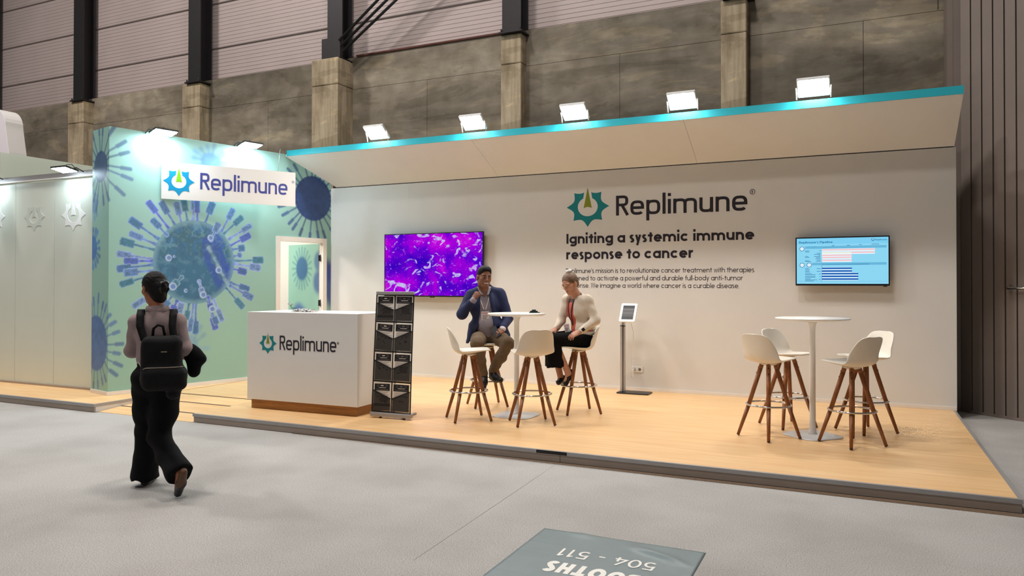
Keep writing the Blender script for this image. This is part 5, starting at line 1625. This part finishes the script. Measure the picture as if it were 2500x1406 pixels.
# ---- seated man
def build_man():
    t = thing('person', 'smiling seated man in navy jacket and checked shirt, hand at his chin', 'person', (-4.085, 8.012, 0), VIEW)
    hc = (-.036, -.105, 1.652); R = head_frame((.40, -1, -.10), (.08, 0, 1))
    body = Vol()
    T = add_head(body, hc, R, 1.06, 1.0, 1.05)
    body.cone(T((0, -.022, -.06)), (-.035, -.02, 1.44), .058, .066, .03)
    shR, shL = (-.195, 0, 1.425), (.148, 0, 1.44)
    body.ell((-.025, -.02, 1.29), (.165, .105, .17), .04).ell((0, -.05, 1.08), (.145, .12, .15), .05).ell((0, .02, .945), (.16, .12, .10), .05)
    elR, wrR = (-.300, -.11, 1.212), (-.152, -.225, 1.385)
    elL, wrL = (.252, -.05, 1.168), (.186, -.225, 1.040)
    body.chain([(shR, .050), (elR, .040), (wrR, .027)], .03).chain([(shL, .050), (elL, .040), (wrL, .027)], .03)
    hipR, knR, anR = (-.09, 0, .925), (-.105, -.40, .885), (-.036, -.30, .525)
    hipL, knL, anL = (.09, 0, .925), (.250, -.35, .880), (.072, -.215, .555)
    for a, b, c, toe in ((hipR, knR, anR, (-.035, -.37, .42)), (hipL, knL, anL, (.15, -.31, .46))):
        body.chain([(a, .075), (b, .052), (c, .036)], .03)
        body.cone((c[0], c[1], c[2] - .03), toe, .028, .018, .01)
    add_hand(body, wrR, (.46, -.05, .88), (.62, .75, .05), 1, (70, 85, 60), 1.0, 1.0, (.3, .8, .5), 10)
    add_hand(body, wrL, (-.62, -.62, -.42), (-.25, .45, -.75), 1, (38, 52, 30), 1.0, 3.0, (.55, .6, .45), 10)
    lipz = lambda X, Y, Z: (((X - T((0, .09, -.063))[0]) / .024) ** 2 + ((Y - T((0, .09, -.063))[1]) / .03) ** 2 + ((Z - T((0, .09, -.063))[2]) / .012) ** 2) < 1
    body.mesh('body', [M['skin_man'], M['lips']], t, .005, None, [(1, lipz)])
    eyes_brows(T, R, t, M['iris'], M['hair_black'], 1.06, .0052)
    mb = MB().tube([T((-.024, .0885, -.0575)), T((-.013, .096, -.0612)), T((0, .0985, -.0628)), T((.013, .096, -.0612)), T((.024, .0885, -.0575))], [.0012, .0030, .0036, .0030, .0012], 8)
    mb.build('teeth', M['teeth'], t)
    hair = Vol()
    e = lambda p, r, k, op=1: hair.ell(T(p), np.array(r) * 1.06, k, R, op)
    e((0, -.016, .044), (.0805, .0995, .0865), .02); e((0, .03, .085), (.058, .055, .042), .03); e((0, -.06, -.02), (.070, .052, .06), .03)
    e((0, .128, -.008), (.084, .110, .098), .012, -1); e((0, .02, -.115), (.11, .13, .075), .012, -1)
    for q in (-1, 1): e((q * .09, -.004, -.014), (.030, .027, .040), .008, -1)
    hair.mesh('hair', [M['hair_black'], M['hair_grey']], t, .0045, folds(.0012, 240), [(1, lambda X, Y, Z: (Z < T((0, 0, .012))[2]))])
    # shirt with collar and cuffs
    sh = Vol()
    sh.ell((-.025, -.015, 1.29), (.168, .114, .175), .04).ell((0, -.050, 1.09), (.155, .132, .15), .05).cone((-.035, -.02, 1.42), (-.037, -.03, 1.500), .075, .066, .03)
    sh.ell((0, 0, .97), (.165, .135, .08), .04)
    sh.cut(lambda X, Y, Z: np.sqrt(((X + .030) / .030) ** 2 + ((Y + .11) / .07) ** 2 + ((Z - 1.49) / .075) ** 2) * .03 - .03, (-.2, -.25, 1.36), (.15, .0, 1.6), .006)
    sh.mesh('shirt', M['checks'], t, .006, folds(.0016, 60, 1))
    col_ = Vol()
    for a, b in (((-.098, -.03, 1.520), (-.066, -.108, 1.450)), ((.028, -.03, 1.525), (.004, -.108, 1.448)), ((-.098, -.02, 1.522), (-.036, .055, 1.535)), ((.028, -.02, 1.528), (-.036, .055, 1.535))):
        col_.cone(a, b, .024, .018, .010, ((a[1] - b[1], b[0] - a[0], .25), .42))
    col_.mesh('collar', M['checks'], t, .0045)
    for nm, w_, e_, o_ in (('r', wrR, elR, 0), ('l', wrL, elL, 0)):
        a = np.array(w_) + (np.array(e_) - np.array(w_)) * .02; b = np.array(w_) + (np.array(e_) - np.array(w_)) * .34
        Vol().cone(a, b, .0385, .040, .005).mesh('cuff', M['checks'] if nm == 'r' else M['cuff'], t, .005)
    # jacket
    jk = Vol()
    jk.ell((-.025, -.012, 1.305), (.198, .138, .185), .05).ell((.0, -.045, 1.08), (.188, .160, .16), .06).ell((.0, .015, .95), (.205, .16, .12), .05)
    jk.cone((-.19, 0, 1.445), (-.035, .02, 1.488), .062, .075, .05).cone((.14, 0, 1.458), (-.035, .02, 1.488), .062, .075, .05).cone((-.035, .03, 1.44), (-.037, .025, 1.515), .085, .078, .04)
    jk.chain([((-.200, 0, 1.43), .070), (elR, .062), (np.array(wrR) + (np.array(elR) - np.array(wrR)) * .22, .047)], .03)
    jk.chain([((.152, 0, 1.445), .070), (elL, .060), (np.array(wrL) + (np.array(elL) - np.array(wrL)) * .16, .046)], .03)
    jk.cone((-.18, -.03, 1.05), (-.225, -.075, .875), .07, .045, .05, ((1, .4, 0), .6)).cone((.185, -.05, 1.05), (.245, -.11, .955), .07, .045, .05, ((1, -.5, 0), .6))
    def opening(X, Y, Z):
        w_ = .052 + np.clip(1.44 - Z, 0, 1) * .105 + np.clip(1.06 - Z, 0, 1) * .55
        d = np.abs(X + .012 + (Z - 1.08) * .05) - w_
        return np.maximum(np.maximum(d, Y + .03), Z - 1.56)
    jk.cut(opening, (-.45, -.5, .8), (.45, -.02, 1.6), .012)
    jk.cut(lambda X, Y, Z: np.sqrt((X + .036) ** 2 + (Y + .03) ** 2) - .072 - .15 * np.clip(Z - 1.50, 0, 1), (-.25, -.3, 1.44), (.2, .2, 1.6), .006)
    jk.cut(lambda X, Y, Z: Z - .86 + 0 * X + 0 * Y, (-.4, -.4, .7), (.4, .3, .90), .004)
    jk.mesh('jacket', M['navy'], t, .006, folds(.0035, 34, 2))
    for q, xs in ((-1, (-.085, -.098, -.088, -.082)), (1, (.034, .062, .072, .078))):
        line = interp([(xs[0], 0, 1.485), (xs[1], 0, 1.40), (xs[2], 0, 1.30), (xs[3] + q * .012, 0, 1.20)], 8)
        strip(jk, line, .052, (1, 0, q * -.15), (0, 1, 0), .005, 'lapel', M['navy'], t, .010)
    # trousers and belt
    tr_ = Vol()
    tr_.ell((0, .015, .945), (.172, .138, .108), .04)
    tr_.chain([(hipR, .092), ((-.10, -.24, .915), .086), (knR, .073), ((-.075, -.35, .70), .064), (anR, .052)], .03)
    tr_.chain([(hipL, .092), ((.175, -.21, .915), .086), (knL, .073), ((.165, -.285, .715), .066), (anL, .052)], .03)
    tr_.mesh('trousers', M['khaki'], t, .006, folds(.0042, 46, 3))
    Vol().cone((-.10, -.02, 1.005), (.10, -.02, 1.005), .125, .125, .01, ((0, 0, 1), .15)).mesh('belt', M['black_shoe'], t, .006)
    for a, c in ((anR, ((-.036, -.285, .485), (-.034, -.335, .425), (-.032, -.385, .375))), (anL, ((.072, -.195, .478), (.115, -.255, .462), (.165, -.325, .455)))):
        v = Vol(); v.chain([(c[0], .043), (c[1], .046), (c[2], .033)], .02); v.cone((a[0], a[1], a[2] - .01), c[0], .044, .044, .02); v.cone((a[0], a[1], a[2] - .03), c[1], .043, .045, .02)
        v.mesh('shoe', M['black_shoe'], t, .005)
    # lanyard, badge, phone
    for q, x0 in ((-1, -.10), (1, .03)):
        line = interp([(x0, 0, 1.475), (x0 * .75 - .006, 0, 1.38), (-.026 + q * .012, 0, 1.265)], 8)
        strip(sh, line, .016, (1, 0, 0), (0, 1, 0), .004, 'lanyard', M['lanyard_man'], t)
    b = sh.drop([(-.02, 0, 1.185)], (0, 1, 0), off=.008)[0]
    badge(t, Vector(b) + Vector((0, -.008, 0)), .095, .125, math.radians(10), 0)
    h = np.array(wrL) + unit((-.62, -.62, -.42)) * .095
    PMx = Matrix.Translation(Vector(h) + Vector((-.018, .012, .012))) @ Matrix.Rotation(math.radians(-35), 4, 'Y') @ Matrix.Rotation(math.radians(62), 4, 'X')
    ph = MB().prism(rrect(.070, .140, .009, 3), PMx, -.0045, .0045).build('mobile_phone', M['black_plastic'])
    ph.location = (-4.085, 8.012, 0); ph.rotation_euler = (0, 0, VIEW)
    tag(ph, 'dark mobile phone in the seated man\'s lowered hand', 'phone')
    return t
build_man()

# ---- seated woman
def build_woman():
    t = thing('person', 'seated woman in cream cardigan and glasses looking down at her lap', 'person', (-2.928, 8.047, 0), VIEW)
    hc = (-.108, -.085, 1.575); R = head_frame((-.66, -.68, -.42), (-.10, 0, 1))
    body = Vol()
    T = add_head(body, hc, R, .98, .96, .92)
    body.cone(T((0, -.02, -.05)), (-.015, .0, 1.40), .050, .058, .03)
    fx = np.array((-.80, -.60, 0)); lf_ = np.array((.60, -.80, 0))
    shN, shF = np.array((.085, -.105, 1.385)), np.array((-.115, .115, 1.395))
    RT_ = np.stack([lf_, fx, (0, 0, 1)], 1)
    fp = unit((-1, -.12, 0)); RP_ = np.stack([(fp[1] * -1, fp[0], 0), fp, (0, 0, 1)], 1)
    body.ell((.0, .0, 1.27), (.155, .10, .16), .04, RT_).ell((.045, .0, 1.06), (.14, .105, .14), .05, RT_).ell((.045, .0, .94), (.155, .11, .085), .05, RP_)
    elN, wrN = np.array((.176, -.16, 1.165)), np.array((-.015, -.275, 1.040))
    elF, wrF = np.array((-.195, .11, 1.145)), np.array((-.258, .0, 1.058))
    body.chain([(shN, .048), (elN, .038), (wrN, .025)], .03).chain([(shF, .048), (elF, .038), (wrF, .025)], .03)
    hipN, knN, anN = (.045, -.085, .93), (-.300, -.135, .940), (-.134, -.10, .575)
    hipF, knF, anF = (.045, .085, .93), (-.305, .055, .945), (-.207, .0, .500)
    for a, b_, c, toe in ((hipN, knN, anN, (-.160, -.118, .455)), (hipF, knF, anF, (-.235, -.03, .448))):
        body.chain([(a, .072), (b_, .052), (c, .034)], .03)
        body.cone((c[0] + .012, c[1], c[2] - .02), toe, .034, .026, .03)
    add_hand(body, wrN, (-.86, -.22, -.40), (-.30, .35, -.85), -1, (18, 30, 20), .93, 4.0)
    add_hand(body, wrF, (-.86, -.30, -.40), (-.35, .15, -.9), 1, (14, 22, 15), .93, 4.0)
    Lc = T((0, .09, -.063))
    body.mesh('body', [M['skin_woman'], M['lips']], t, .005, None, [(1, lambda X, Y, Z: (X - Lc[0]) ** 2 + (Y - Lc[1]) ** 2 + ((Z - Lc[2]) * 1.8) ** 2 < .017 ** 2)])
    eyes_brows(T, R, t, M['iris'], M['hair_blond'], .98, .0034)
    hair = Vol()
    e = lambda p, r, k, op=1: hair.ell(T(p), np.array(r) * .98, k, R, op)
    e((0, -.018, .044), (.083, .100, .088), .02); e((0, -.055, -.02), (.072, .06, .07), .03); e((0, -.045, .125), (.030, .030, .026), .02)
    e((0, .112, -.02), (.078, .085, .096), .012, -1); e((0, .03, -.12), (.11, .12, .075), .012, -1)
    for q in (-1, 1): e((q * .09, -.002, -.018), (.020, .022, .030), .008, -1)
    hair.mesh('hair', M['hair_blond'], t, .0045, folds(.0018, 190))
    bc = T((0, -.050, .140)); mb = MB()
    pth = [tuple(np.array(bc) + R @ np.array((.022 * math.cos(a), .022 * math.sin(a), .005 * math.sin(5 * a)))) for a in [2 * math.pi * i / 24 for i in range(24)]]
    mb.tube(pth, [.010 + .003 * math.sin(i * 2.1) for i in range(24)], 8, 0, True); mb.build('scrunchie', M['white_cloth'], t)
    # glasses
    gl = thing('eyeglasses', 'thin gold rimmed glasses on the seated woman\'s face', 'glasses', (-2.928, 8.047, 0), VIEW)
    for q in (-1, 1):
        MB().tube([T((q * .032 + .026 * math.cos(a), .104 - .012 * abs(math.cos(a)) * (1 if math.cos(a) * q > 0 else 0), -.004 + .019 * math.sin(a))) for a in [2 * math.pi * i / 24 for i in range(24)]], .0016, 6, 0, True).build('rim', M['gold'], gl)
        MB().tube([T((q * .058, .090, .002)), T((q * .078, .04, .004)), T((q * .084, -.004, .004))], .0016, 6).build('temple', M['gold'], gl)
    MB().tube([T((-.007, .106, .0)), T((0, .110, .004)), T((.007, .106, .0))], .0015, 6).build('bridge', M['gold'], gl)
    # blouse and cardigan
    bl = Vol()
    bl.ell((.0, .0, 1.27), (.160, .108, .165), .04, RT_).ell((.045, .0, 1.06), (.145, .110, .15), .05, RT_).cone((-.01, 0, 1.36), (-.02, -.005, 1.425), .075, .062, .03)
    bl.mesh('blouse', [M['coral'], M['pattern']], t, .006, folds(.002, 50, 4), [(1, lambda X, Y, Z: Z > 1.36)])
    cd = Vol()
    cd.ell((.004, .003, 1.27), (.178, .126, .166), .04, RT_).ell((.045, .0, 1.06), (.164, .132, .135), .05, RT_)
    cd.cone(shN, shF, .062, .062, .05).cone((.02, .02, 1.37), (.0, .02, 1.42), .085, .072, .04)
    cd.chain([(shN, .062), (elN, .050), (wrN + (elN - wrN) * .10, .038)], .03).chain([(shF, .062), (elF, .048), (wrF + (elF - wrF) * .10, .038)], .03)
    def opening(X, Y, Z):
        a = (X + .01) * lf_[0] + (Y + .0) * lf_[1]; f_ = X * fx[0] + Y * fx[1]
        return np.maximum(np.abs(a + .040) - (.066 + .10 * np.clip(1.38 - Z, 0, .2) - .04 * np.clip(1.1 - Z, 0, 1)), .02 - f_)
    cd.cut(opening, (-.5, -.5, .85), (.4, .4, 1.6), .010)
    cd.cut(lambda X, Y, Z: np.sqrt((X + .018) ** 2 + (Y + .005) ** 2) - .064 - .2 * np.clip(Z - 1.41, 0, 1), (-.3, -.3, 1.38), (.2, .2, 1.6), .006)
    cd.cut(lambda X, Y, Z: Z - 1.0 - .05 * np.clip((X - .02) / .08, 0, 1) + 0 * Y, (-.16, -.3, .8), (.4, .3, 1.10), .004)
    cd.mesh('cardigan', M['cream_knit'], t, .006, folds(.003, 40, 5))
    Vol().ell((.060, .0, 1.02), (.150, .128, .05), .02, RP_).mesh('shirt_hem', M['white_cloth'], t, .006, folds(.002, 50, 5))
    # wide trousers
    tr_ = Vol()
    tr_.ell((.045, .0, .938), (.170, .125, .098), .04, RP_)
    tr_.chain([(hipN, .090), ((-.12, -.115, .945), .082), (knN, .074), ((-.285, -.115, .78), .088), ((-.265, -.09, .63), .108)], .03)
    tr_.chain([(hipF, .090), ((-.12, .08, .945), .082), (knF, .074), ((-.30, .04, .78), .085), ((-.285, .02, .63), .100)], .03)
    tr_.cut(lambda X, Y, Z: Z - .632 - .008 * np.sin(X * 60 + Y * 40), (-.6, -.4, .45), (.2, .3, .68), .004)
    tr_.mesh('trousers', M['black_cloth'], t, .006, folds(.004, 36, 6))
    for a, hl, toe, bow in ((anN, (-.098, -.088, .578), (-.158, -.118, .447), True), (anF, (-.178, .005, .500), (-.232, -.03, .448), True)):
        v = Vol(); hl, toe = np.array(hl), np.array(toe)
        v.chain([(hl, .030), (hl + (toe - hl) * .5, .033), (toe, .031)], .02)
        so = v.mesh('shoe', M['black_shoe'], t, .0045)
        MB().tube([tuple(toe + np.array((-.03, -.012, .012))), tuple(toe + np.array((-.022, -.028, .016))), tuple(toe + np.array((-.006, -.034, .012)))], [.008, .006, .008], 8).build('shoe_bow', M['black_plastic'], so)
    # lanyard, badge, watch
    o0 = np.array((-.026, .020, 0))
    for q in (-1, 1):
        line = interp([tuple(o0 + lf_ * q * .050 + (0, 0, 1.40)), tuple(o0 + lf_ * q * .034 + (0, 0, 1.27)), tuple(o0 + lf_ * (.0 + q * .006) + (0, 0, 1.10))], 8)
        strip(bl, line, .014, lf_, -fx, .005, 'lanyard', M['lanyard_dark'], t)
    b = bl.drop([tuple(o0 + lf_ * .0 + (0, 0, 1.03))], -fx, off=.02)[0]
    badge(t, Vector(b) + Vector((-.05, -.005, .03)), .072, .115, math.radians(8), math.radians(-38), math.radians(-8))
    d = unit(elN - wrN); c = wrN + d * .03
    w_ = thing('wristwatch', 'dark smart watch on the seated woman\'s left wrist', 'watch', (-2.928, 8.047, 0), VIEW)
    Rw, _ = frame(c, c + d)
    ring = [Vector(c) + Rw @ Vector((.0315 * math.cos(a), .030 * math.sin(a), 0)) for a in [2 * math.pi * i / 24 for i in range(24)]]
    mb = MB().tube(ring, .006, 6, 0, True); mb.build('strap', M['black_plastic'], w_)
    n_ = unit(np.cross(d, (0, 0, 1)) * 1.0 + np.array((0, 0, .35))); n_ = n_ if n_[1] < 0 else -n_
    cc = c + n_ * .034
    s_ = np.cross(d, n_)
    FW_ = Matrix((tuple(s_), tuple(d), tuple(n_))).transposed().to_4x4(); FW_.translation = Vector(cc)
    MB().prism(rrect(.036, .040, .008, 3), FW_, -.004, .006).build('watch_face', M['black_plastic'], w_, bevel=.002)
    return t
build_woman()

# ---- walking woman with backpack
def build_walker():
    OX, OY = -4.815, 4.021
    t = thing('person', 'woman with a black backpack walking past, seen from behind', 'person', (OX, OY, 0), VIEW)
    fx = unit((-.36, .93, 0)); rt_ = unit((.93, .36, 0))          # facing, her right hand side
    RT_ = np.stack([rt_, fx, (0, 0, 1)], 1)
    P = lambda r, f, z, o=(-.055, .0): np.array((o[0], o[1], 0)) + rt_ * r + fx * f + np.array((0, 0, z))
    hc = (-.098, .02, 1.535); R = head_frame((-.80, .60, -.10))
    body = Vol()
    T = add_head(body, hc, R, .98, .95, .92)
    body.cone(T((0, -.02, -.05)), P(0, -.01, 1.34), .050, .058, .03)
    body.ell(P(0, 0, 1.21), (.150, .10, .17), .04, RT_).ell(P(.01, 0, 1.0), (.125, .095, .14), .05, RT_).ell(P(.01, -.01, .85), (.160, .115, .11), .05, RT_)
    shL, shR = P(-.142, 0, 1.285), P(.142, 0, 1.285)
    elL, wrL = np.array((-.272, .04, 1.055)), np.array((-.235, .22, 1.00))
    elR, wrR = np.array((.142, .03, 1.065)), np.array((.10, .22, .985))
    body.chain([(shL, .046), (elL, .038), (wrL, .025)], .03).chain([(shR, .046), (elR, .038), (wrR, .025)], .03)
    hipL, knL, anL = np.array((-.135, .01, .83)), np.array((-.180, .09, .43)), np.array((-.190, .12, .085))
    hipR, knR, anR = np.array((.02, .0, .83)), np.array((-.035, -.01, .41)), np.array((.235, -.255, .215))
    body.chain([(hipL, .08), (knL, .05), (anL, .035)], .03).chain([(hipR, .08), (knR, .05), (anR, .035)], .03)
    body.cone(anL + (0, -.02, -.05), anL + (-.02, .15, -.055), .032, .026, .02)
    body.cone(anR + (.01, -.02, -.02), np.array((.202, -.212, .040)), .032, .026, .02)
    add_hand(body, wrL, (.55, .75, .10), (.3, -.2, .9), 1, (40, 50, 30), .93)
    add_hand(body, wrR, (-.6, .75, .05), (-.3, -.2, .9), -1, (40, 50, 30), .93)
    body.mesh('body', M['skin_walker'], t, .005)
    eyes_brows(T, R, t, M['iris'], M['hair_black'], .98, .0034)
    hair = Vol()
    e = lambda p, r, k, op=1: hair.ell(T(p), np.array(r) * .98, k, R, op)
    e((0, -.022, .040), (.087, .104, .092), .02); e((0, -.062, -.02), (.075, .06, .075), .03); e((0, -.120, -.005), (.046, .036, .05), .025); e((.01, -.07, -.085), (.05, .04, .04), .03)
    e((0, .112, -.02), (.080, .088, .105), .012, -1); e((0, .045, -.12), (.11, .11, .075), .012, -1)
    for q in (-1, 1): e((q * .092, .0, -.022), (.020, .022, .030), .008, -1)
    hair.mesh('hair', M['hair_black'], t, .0045, folds(.0018, 170))
    for q in (-1, 1):
        pts = [T((.018, -.150, .045)), T((.030 * q, -.165, .02)), T((.034 * q, -.160, -.02)), T((.022 * q, -.145, -.055))]
        MB().tube(pts, [.010, .012, .010, .005], 8).build('claw_clip', M['black_plastic'], t)
    MB().lathe([(0, -.004), (.004, 0), (0, .004)], 8, tuple(T((-.083, -.004, -.044)))).build('earring', M['chrome'], t)
    # shirt
    sh = Vol()
    sh.ell(P(0, 0, 1.21), (.162, .115, .172), .04, RT_).ell(P(.005, 0, 1.02), (.155, .118, .13), .06, RT_).cone(shL, shR, .050, .050, .05).cone(P(0, -.01, 1.30), P(0, -.005, 1.368), .075, .062, .04)
    sh.chain([(shL, .054), (elL, .050), (wrL + (elL - wrL) * .2, .042)], .03).chain([(shR, .054), (elR, .050), (wrR + (elR - wrR) * .2, .042)], .03)
    sh.mesh('shirt', M['shirt_grey'], t, .006, folds(.004, 36, 7))
    cl = Vol()
    a_ = [P(.070 * math.cos(a), .060 * math.sin(a) - .004, 1.375 + .012 * math.sin(a)) for a in [math.radians(x) for x in range(-200, 21, 20)]]
    cl.chain([(p, .014) for p in a_], .008, ((0, 0, 1), 1.6)); cl.mesh('collar', M['shirt_grey'], t, .005)
    # trousers
    tr_ = Vol()
    tr_.ell(P(.01, -.005, .85), (.178, .132, .13), .05, RT_).ell(P(.008, 0, .96), (.152, .115, .05), .03, RT_)
    tr_.chain([(hipL, .115), ((-.155, .05, .60), .098), (knL, .076), ((-.190, .11, .25), .082), ((-.200, .11, .08), .104)], .04)
    tr_.chain([(hipR, .115), ((-.005, .0, .60), .098), (knR, .078), ((.085, -.12, .29), .076), ((.225, -.245, .19), .096)], .04)
    tr_.cut(lambda X, Y, Z: Z - .052 - .01 * np.sin(X * 50) + 0 * Y, (-.4, -.15, -.1), (.02, .4, .12), .004)
    nR = unit((.13, -.10, -.10)); tr_.cut(lambda X, Y, Z: -((X - .240) * nR[0] + (Y + .254) * nR[1] + (Z - .176) * nR[2]), (.02, -.5, -.05), (.5, .1, .4), .004)
    tr_.mesh('trousers', M['black_cloth'], t, .006, folds(.004, 30, 8))
    v = Vol(); v.chain([(anL + (.005, -.035, -.045), .034), (anL + (-.01, .06, -.05), .035), (anL + (-.02, .16, -.056), .028)], .02); v.cut(lambda X, Y, Z: Z - .003 + 0 * X + 0 * Y, (-.4, -.1, -.1), (.1, .5, .03), .002); v.mesh('shoe', M['black_shoe'], t, .005)
    ns = unit((-.25, -.80, .45))
    v = Vol(); v.chain([((.275, -.295, .205), .033), ((.247, -.262, .118), .037), ((.204, -.214, .035), .031)], .02, (ns, .75)); v.mesh('shoe', [M['black_shoe'], M['brown_shoe']], t, .005, None, [(1, lambda X, Y, Z: ((X - .247) * ns[0] + (Y + .262) * ns[1] + (Z - .118) * ns[2]) > .012)])
    # backpack
    bp = thing('backpack', 'black backpack with metal zips on the walking woman\'s back', 'backpack', (OX, OY, 0), VIEW)
    B = lambda r, f, z: P(r, f, z, (-.03, 0.0))
    bk = Vol()
    def rbox(c, hx, hy, hz, rr):
        def f(X, Y, Z):
            a = np.abs((X - c[0]) * rt_[0] + (Y - c[1]) * rt_[1]) - hx + rr; b = np.abs((X - c[0]) * fx[0] + (Y - c[1]) * fx[1]) - hy + rr; d = np.abs(Z - c[2]) - hz + rr
            return np.sqrt(np.maximum(a, 0) ** 2 + np.maximum(b, 0) ** 2 + np.maximum(d, 0) ** 2) + np.minimum(np.maximum(np.maximum(a, b), d), 0) - rr
        return f
    class BoxVol(Vol):
        def add(s, c, hx, hy, hz, rr, k):
            q = max(hx, hy); s.p.append(('f', rbox(c, hx, hy, hz, rr), np.array((c[0] - q - .06, c[1] - q - .06, c[2] - hz - .06)), np.array((c[0] + q + .06, c[1] + q + .06, c[2] + hz + .06)), 0, k, None, 1)); return s
        def box(s, p, pad): return (p[2], p[3]) if p[0] == 'f' else Vol.box(s, p, pad)
    bk = BoxVol()
    bk.add(B(.02, -.185, 1.00), .140, .075, .185, .06, .01).add(B(.045, -.205, .865), .150, .085, .085, .05, .04)
    bk.ell(B(.10, -.20, .75), (.05, .05, .04), .03, RT_)
    bk.mesh('pack_body', M['backpack'], bp, .006, folds(.003, 32, 9))
    for q in (-1, 1):
        a, b_ = B(.105 * q - .03, -.115, 1.18), P(.105 * q, .02, 1.345)
        pts = interp([tuple(B(.100 * q - .0, -.135, 1.14)), tuple(P(.11 * q, -.115, 1.24)), tuple(P(.112 * q, -.075, 1.325)), tuple(P(.112 * q, .0, 1.362)), tuple(P(.115 * q, .08, 1.32)), tuple(P(.125 * q, .12, 1.2))], 4)
        vs = []; n = len(pts)
        for u in (-.026, .026):
            for dz in (0, .010): vs += [tuple(p + rt_ * u + np.array((0, 0, .004 + dz)) - fx * dz * .8) for p in pts]
        fs = []
        for i in range(n - 1):
            for a_i, b_i in ((0, 1), (1, 3), (3, 2), (2, 0)): fs.append((a_i * n + i, b_i * n + i, b_i * n + i + 1, a_i * n + i + 1))
        MB().add(vs, fs, 0, True).build('shoulder_strap', M['backpack'], bp)
    MB().tube([tuple(B(-.045, -.15, 1.17)), tuple(B(-.04, -.15, 1.235)), tuple(B(-.01, -.15, 1.262)), tuple(B(.025, -.15, 1.25)), tuple(B(.04, -.15, 1.17))], .010, 8).build('carry_handle', M['backpack'], bp)
    zl = bk.drop([tuple(B(u, -.2, .955 + (.0 if u > -.08 else (u + .08) * .5))) for u in np.linspace(-.10, .17, 16)], fx, off=.001)
    MB().tube([tuple(p) for p in zl], .0035, 6).build('zip_line', M['zip'], bp)
    MB().box((-.02, -.003, -.004), (.02, .003, .004), 0, Matrix([list(r) for r in RT_]), tuple(bk.drop([tuple(B(.04, -.2, 1.07))], fx, off=.002)[0])).build('name_plate', M['zip'], bp)
    MB().tube([tuple(B(-.15, -.06, .985)), tuple(B(-.13, -.10, .96)), tuple(B(-.115, -.13, .93))], .0035, 6).build('side_zip', M['zip'], bp)
    jk = Vol(); jk.cone((.165, .07, 1.05), (.235, .08, .99), .055, .05, .03).cone((.19, .07, 1.0), (.19, .08, .885), .055, .045, .04)
    o = jk.mesh('folded_jacket', M['black_cloth'], None, .006, folds(.004, 40, 10)); o.location = (OX, OY, 0); o.rotation_euler = (0, 0, VIEW)
    tag(o, 'black jacket hanging over the walking woman\'s right forearm', 'jacket')
    return t
build_walker()

# ------------------------------------------------------------------ pieces that belong to a part go one level deeper
def base(o): return o.name.split('.')[0]
DEEPER = {'lens': 'housing', 'cable': 'housing', 'tablet_screen': 'tablet_frame', 'outlet': 'plate', 'zip_line': 'pack_body', 'name_plate': 'pack_body',
          'carry_handle': 'pack_body', 'badge': 'lanyard', 'title_band': 'page', 'door_handle': 'door_leaf', 'hinge': 'door_frame', 'door_core': 'door_leaf', 'chart_bands': 'picture',
          'pink_arrows': 'picture', 'blue_arrows': 'picture', 'chart_lettering': 'picture', 'bracket': 'housing', 'post_channel': 'post', 'post_cap': 'post',
          'sensor_bump': 'casing', 'watch_face': 'strap'}
LOGO = {'reception_counter': 'body', 'hanging_sign': 'board', 'floor_banner': 'sheet'}
for root in [o for o in COL.objects if o.parent is None]:
    kids = list(root.children)
    for c in kids:
        want = DEEPER.get(base(c)) or (LOGO.get(base(root)) if base(c) in ('logo_emblem', 'logo_lettering', 'lettering') else None)
        if want:
            for p in kids:
                if base(p) == want and p is not c:
                    c.parent = p
                    break
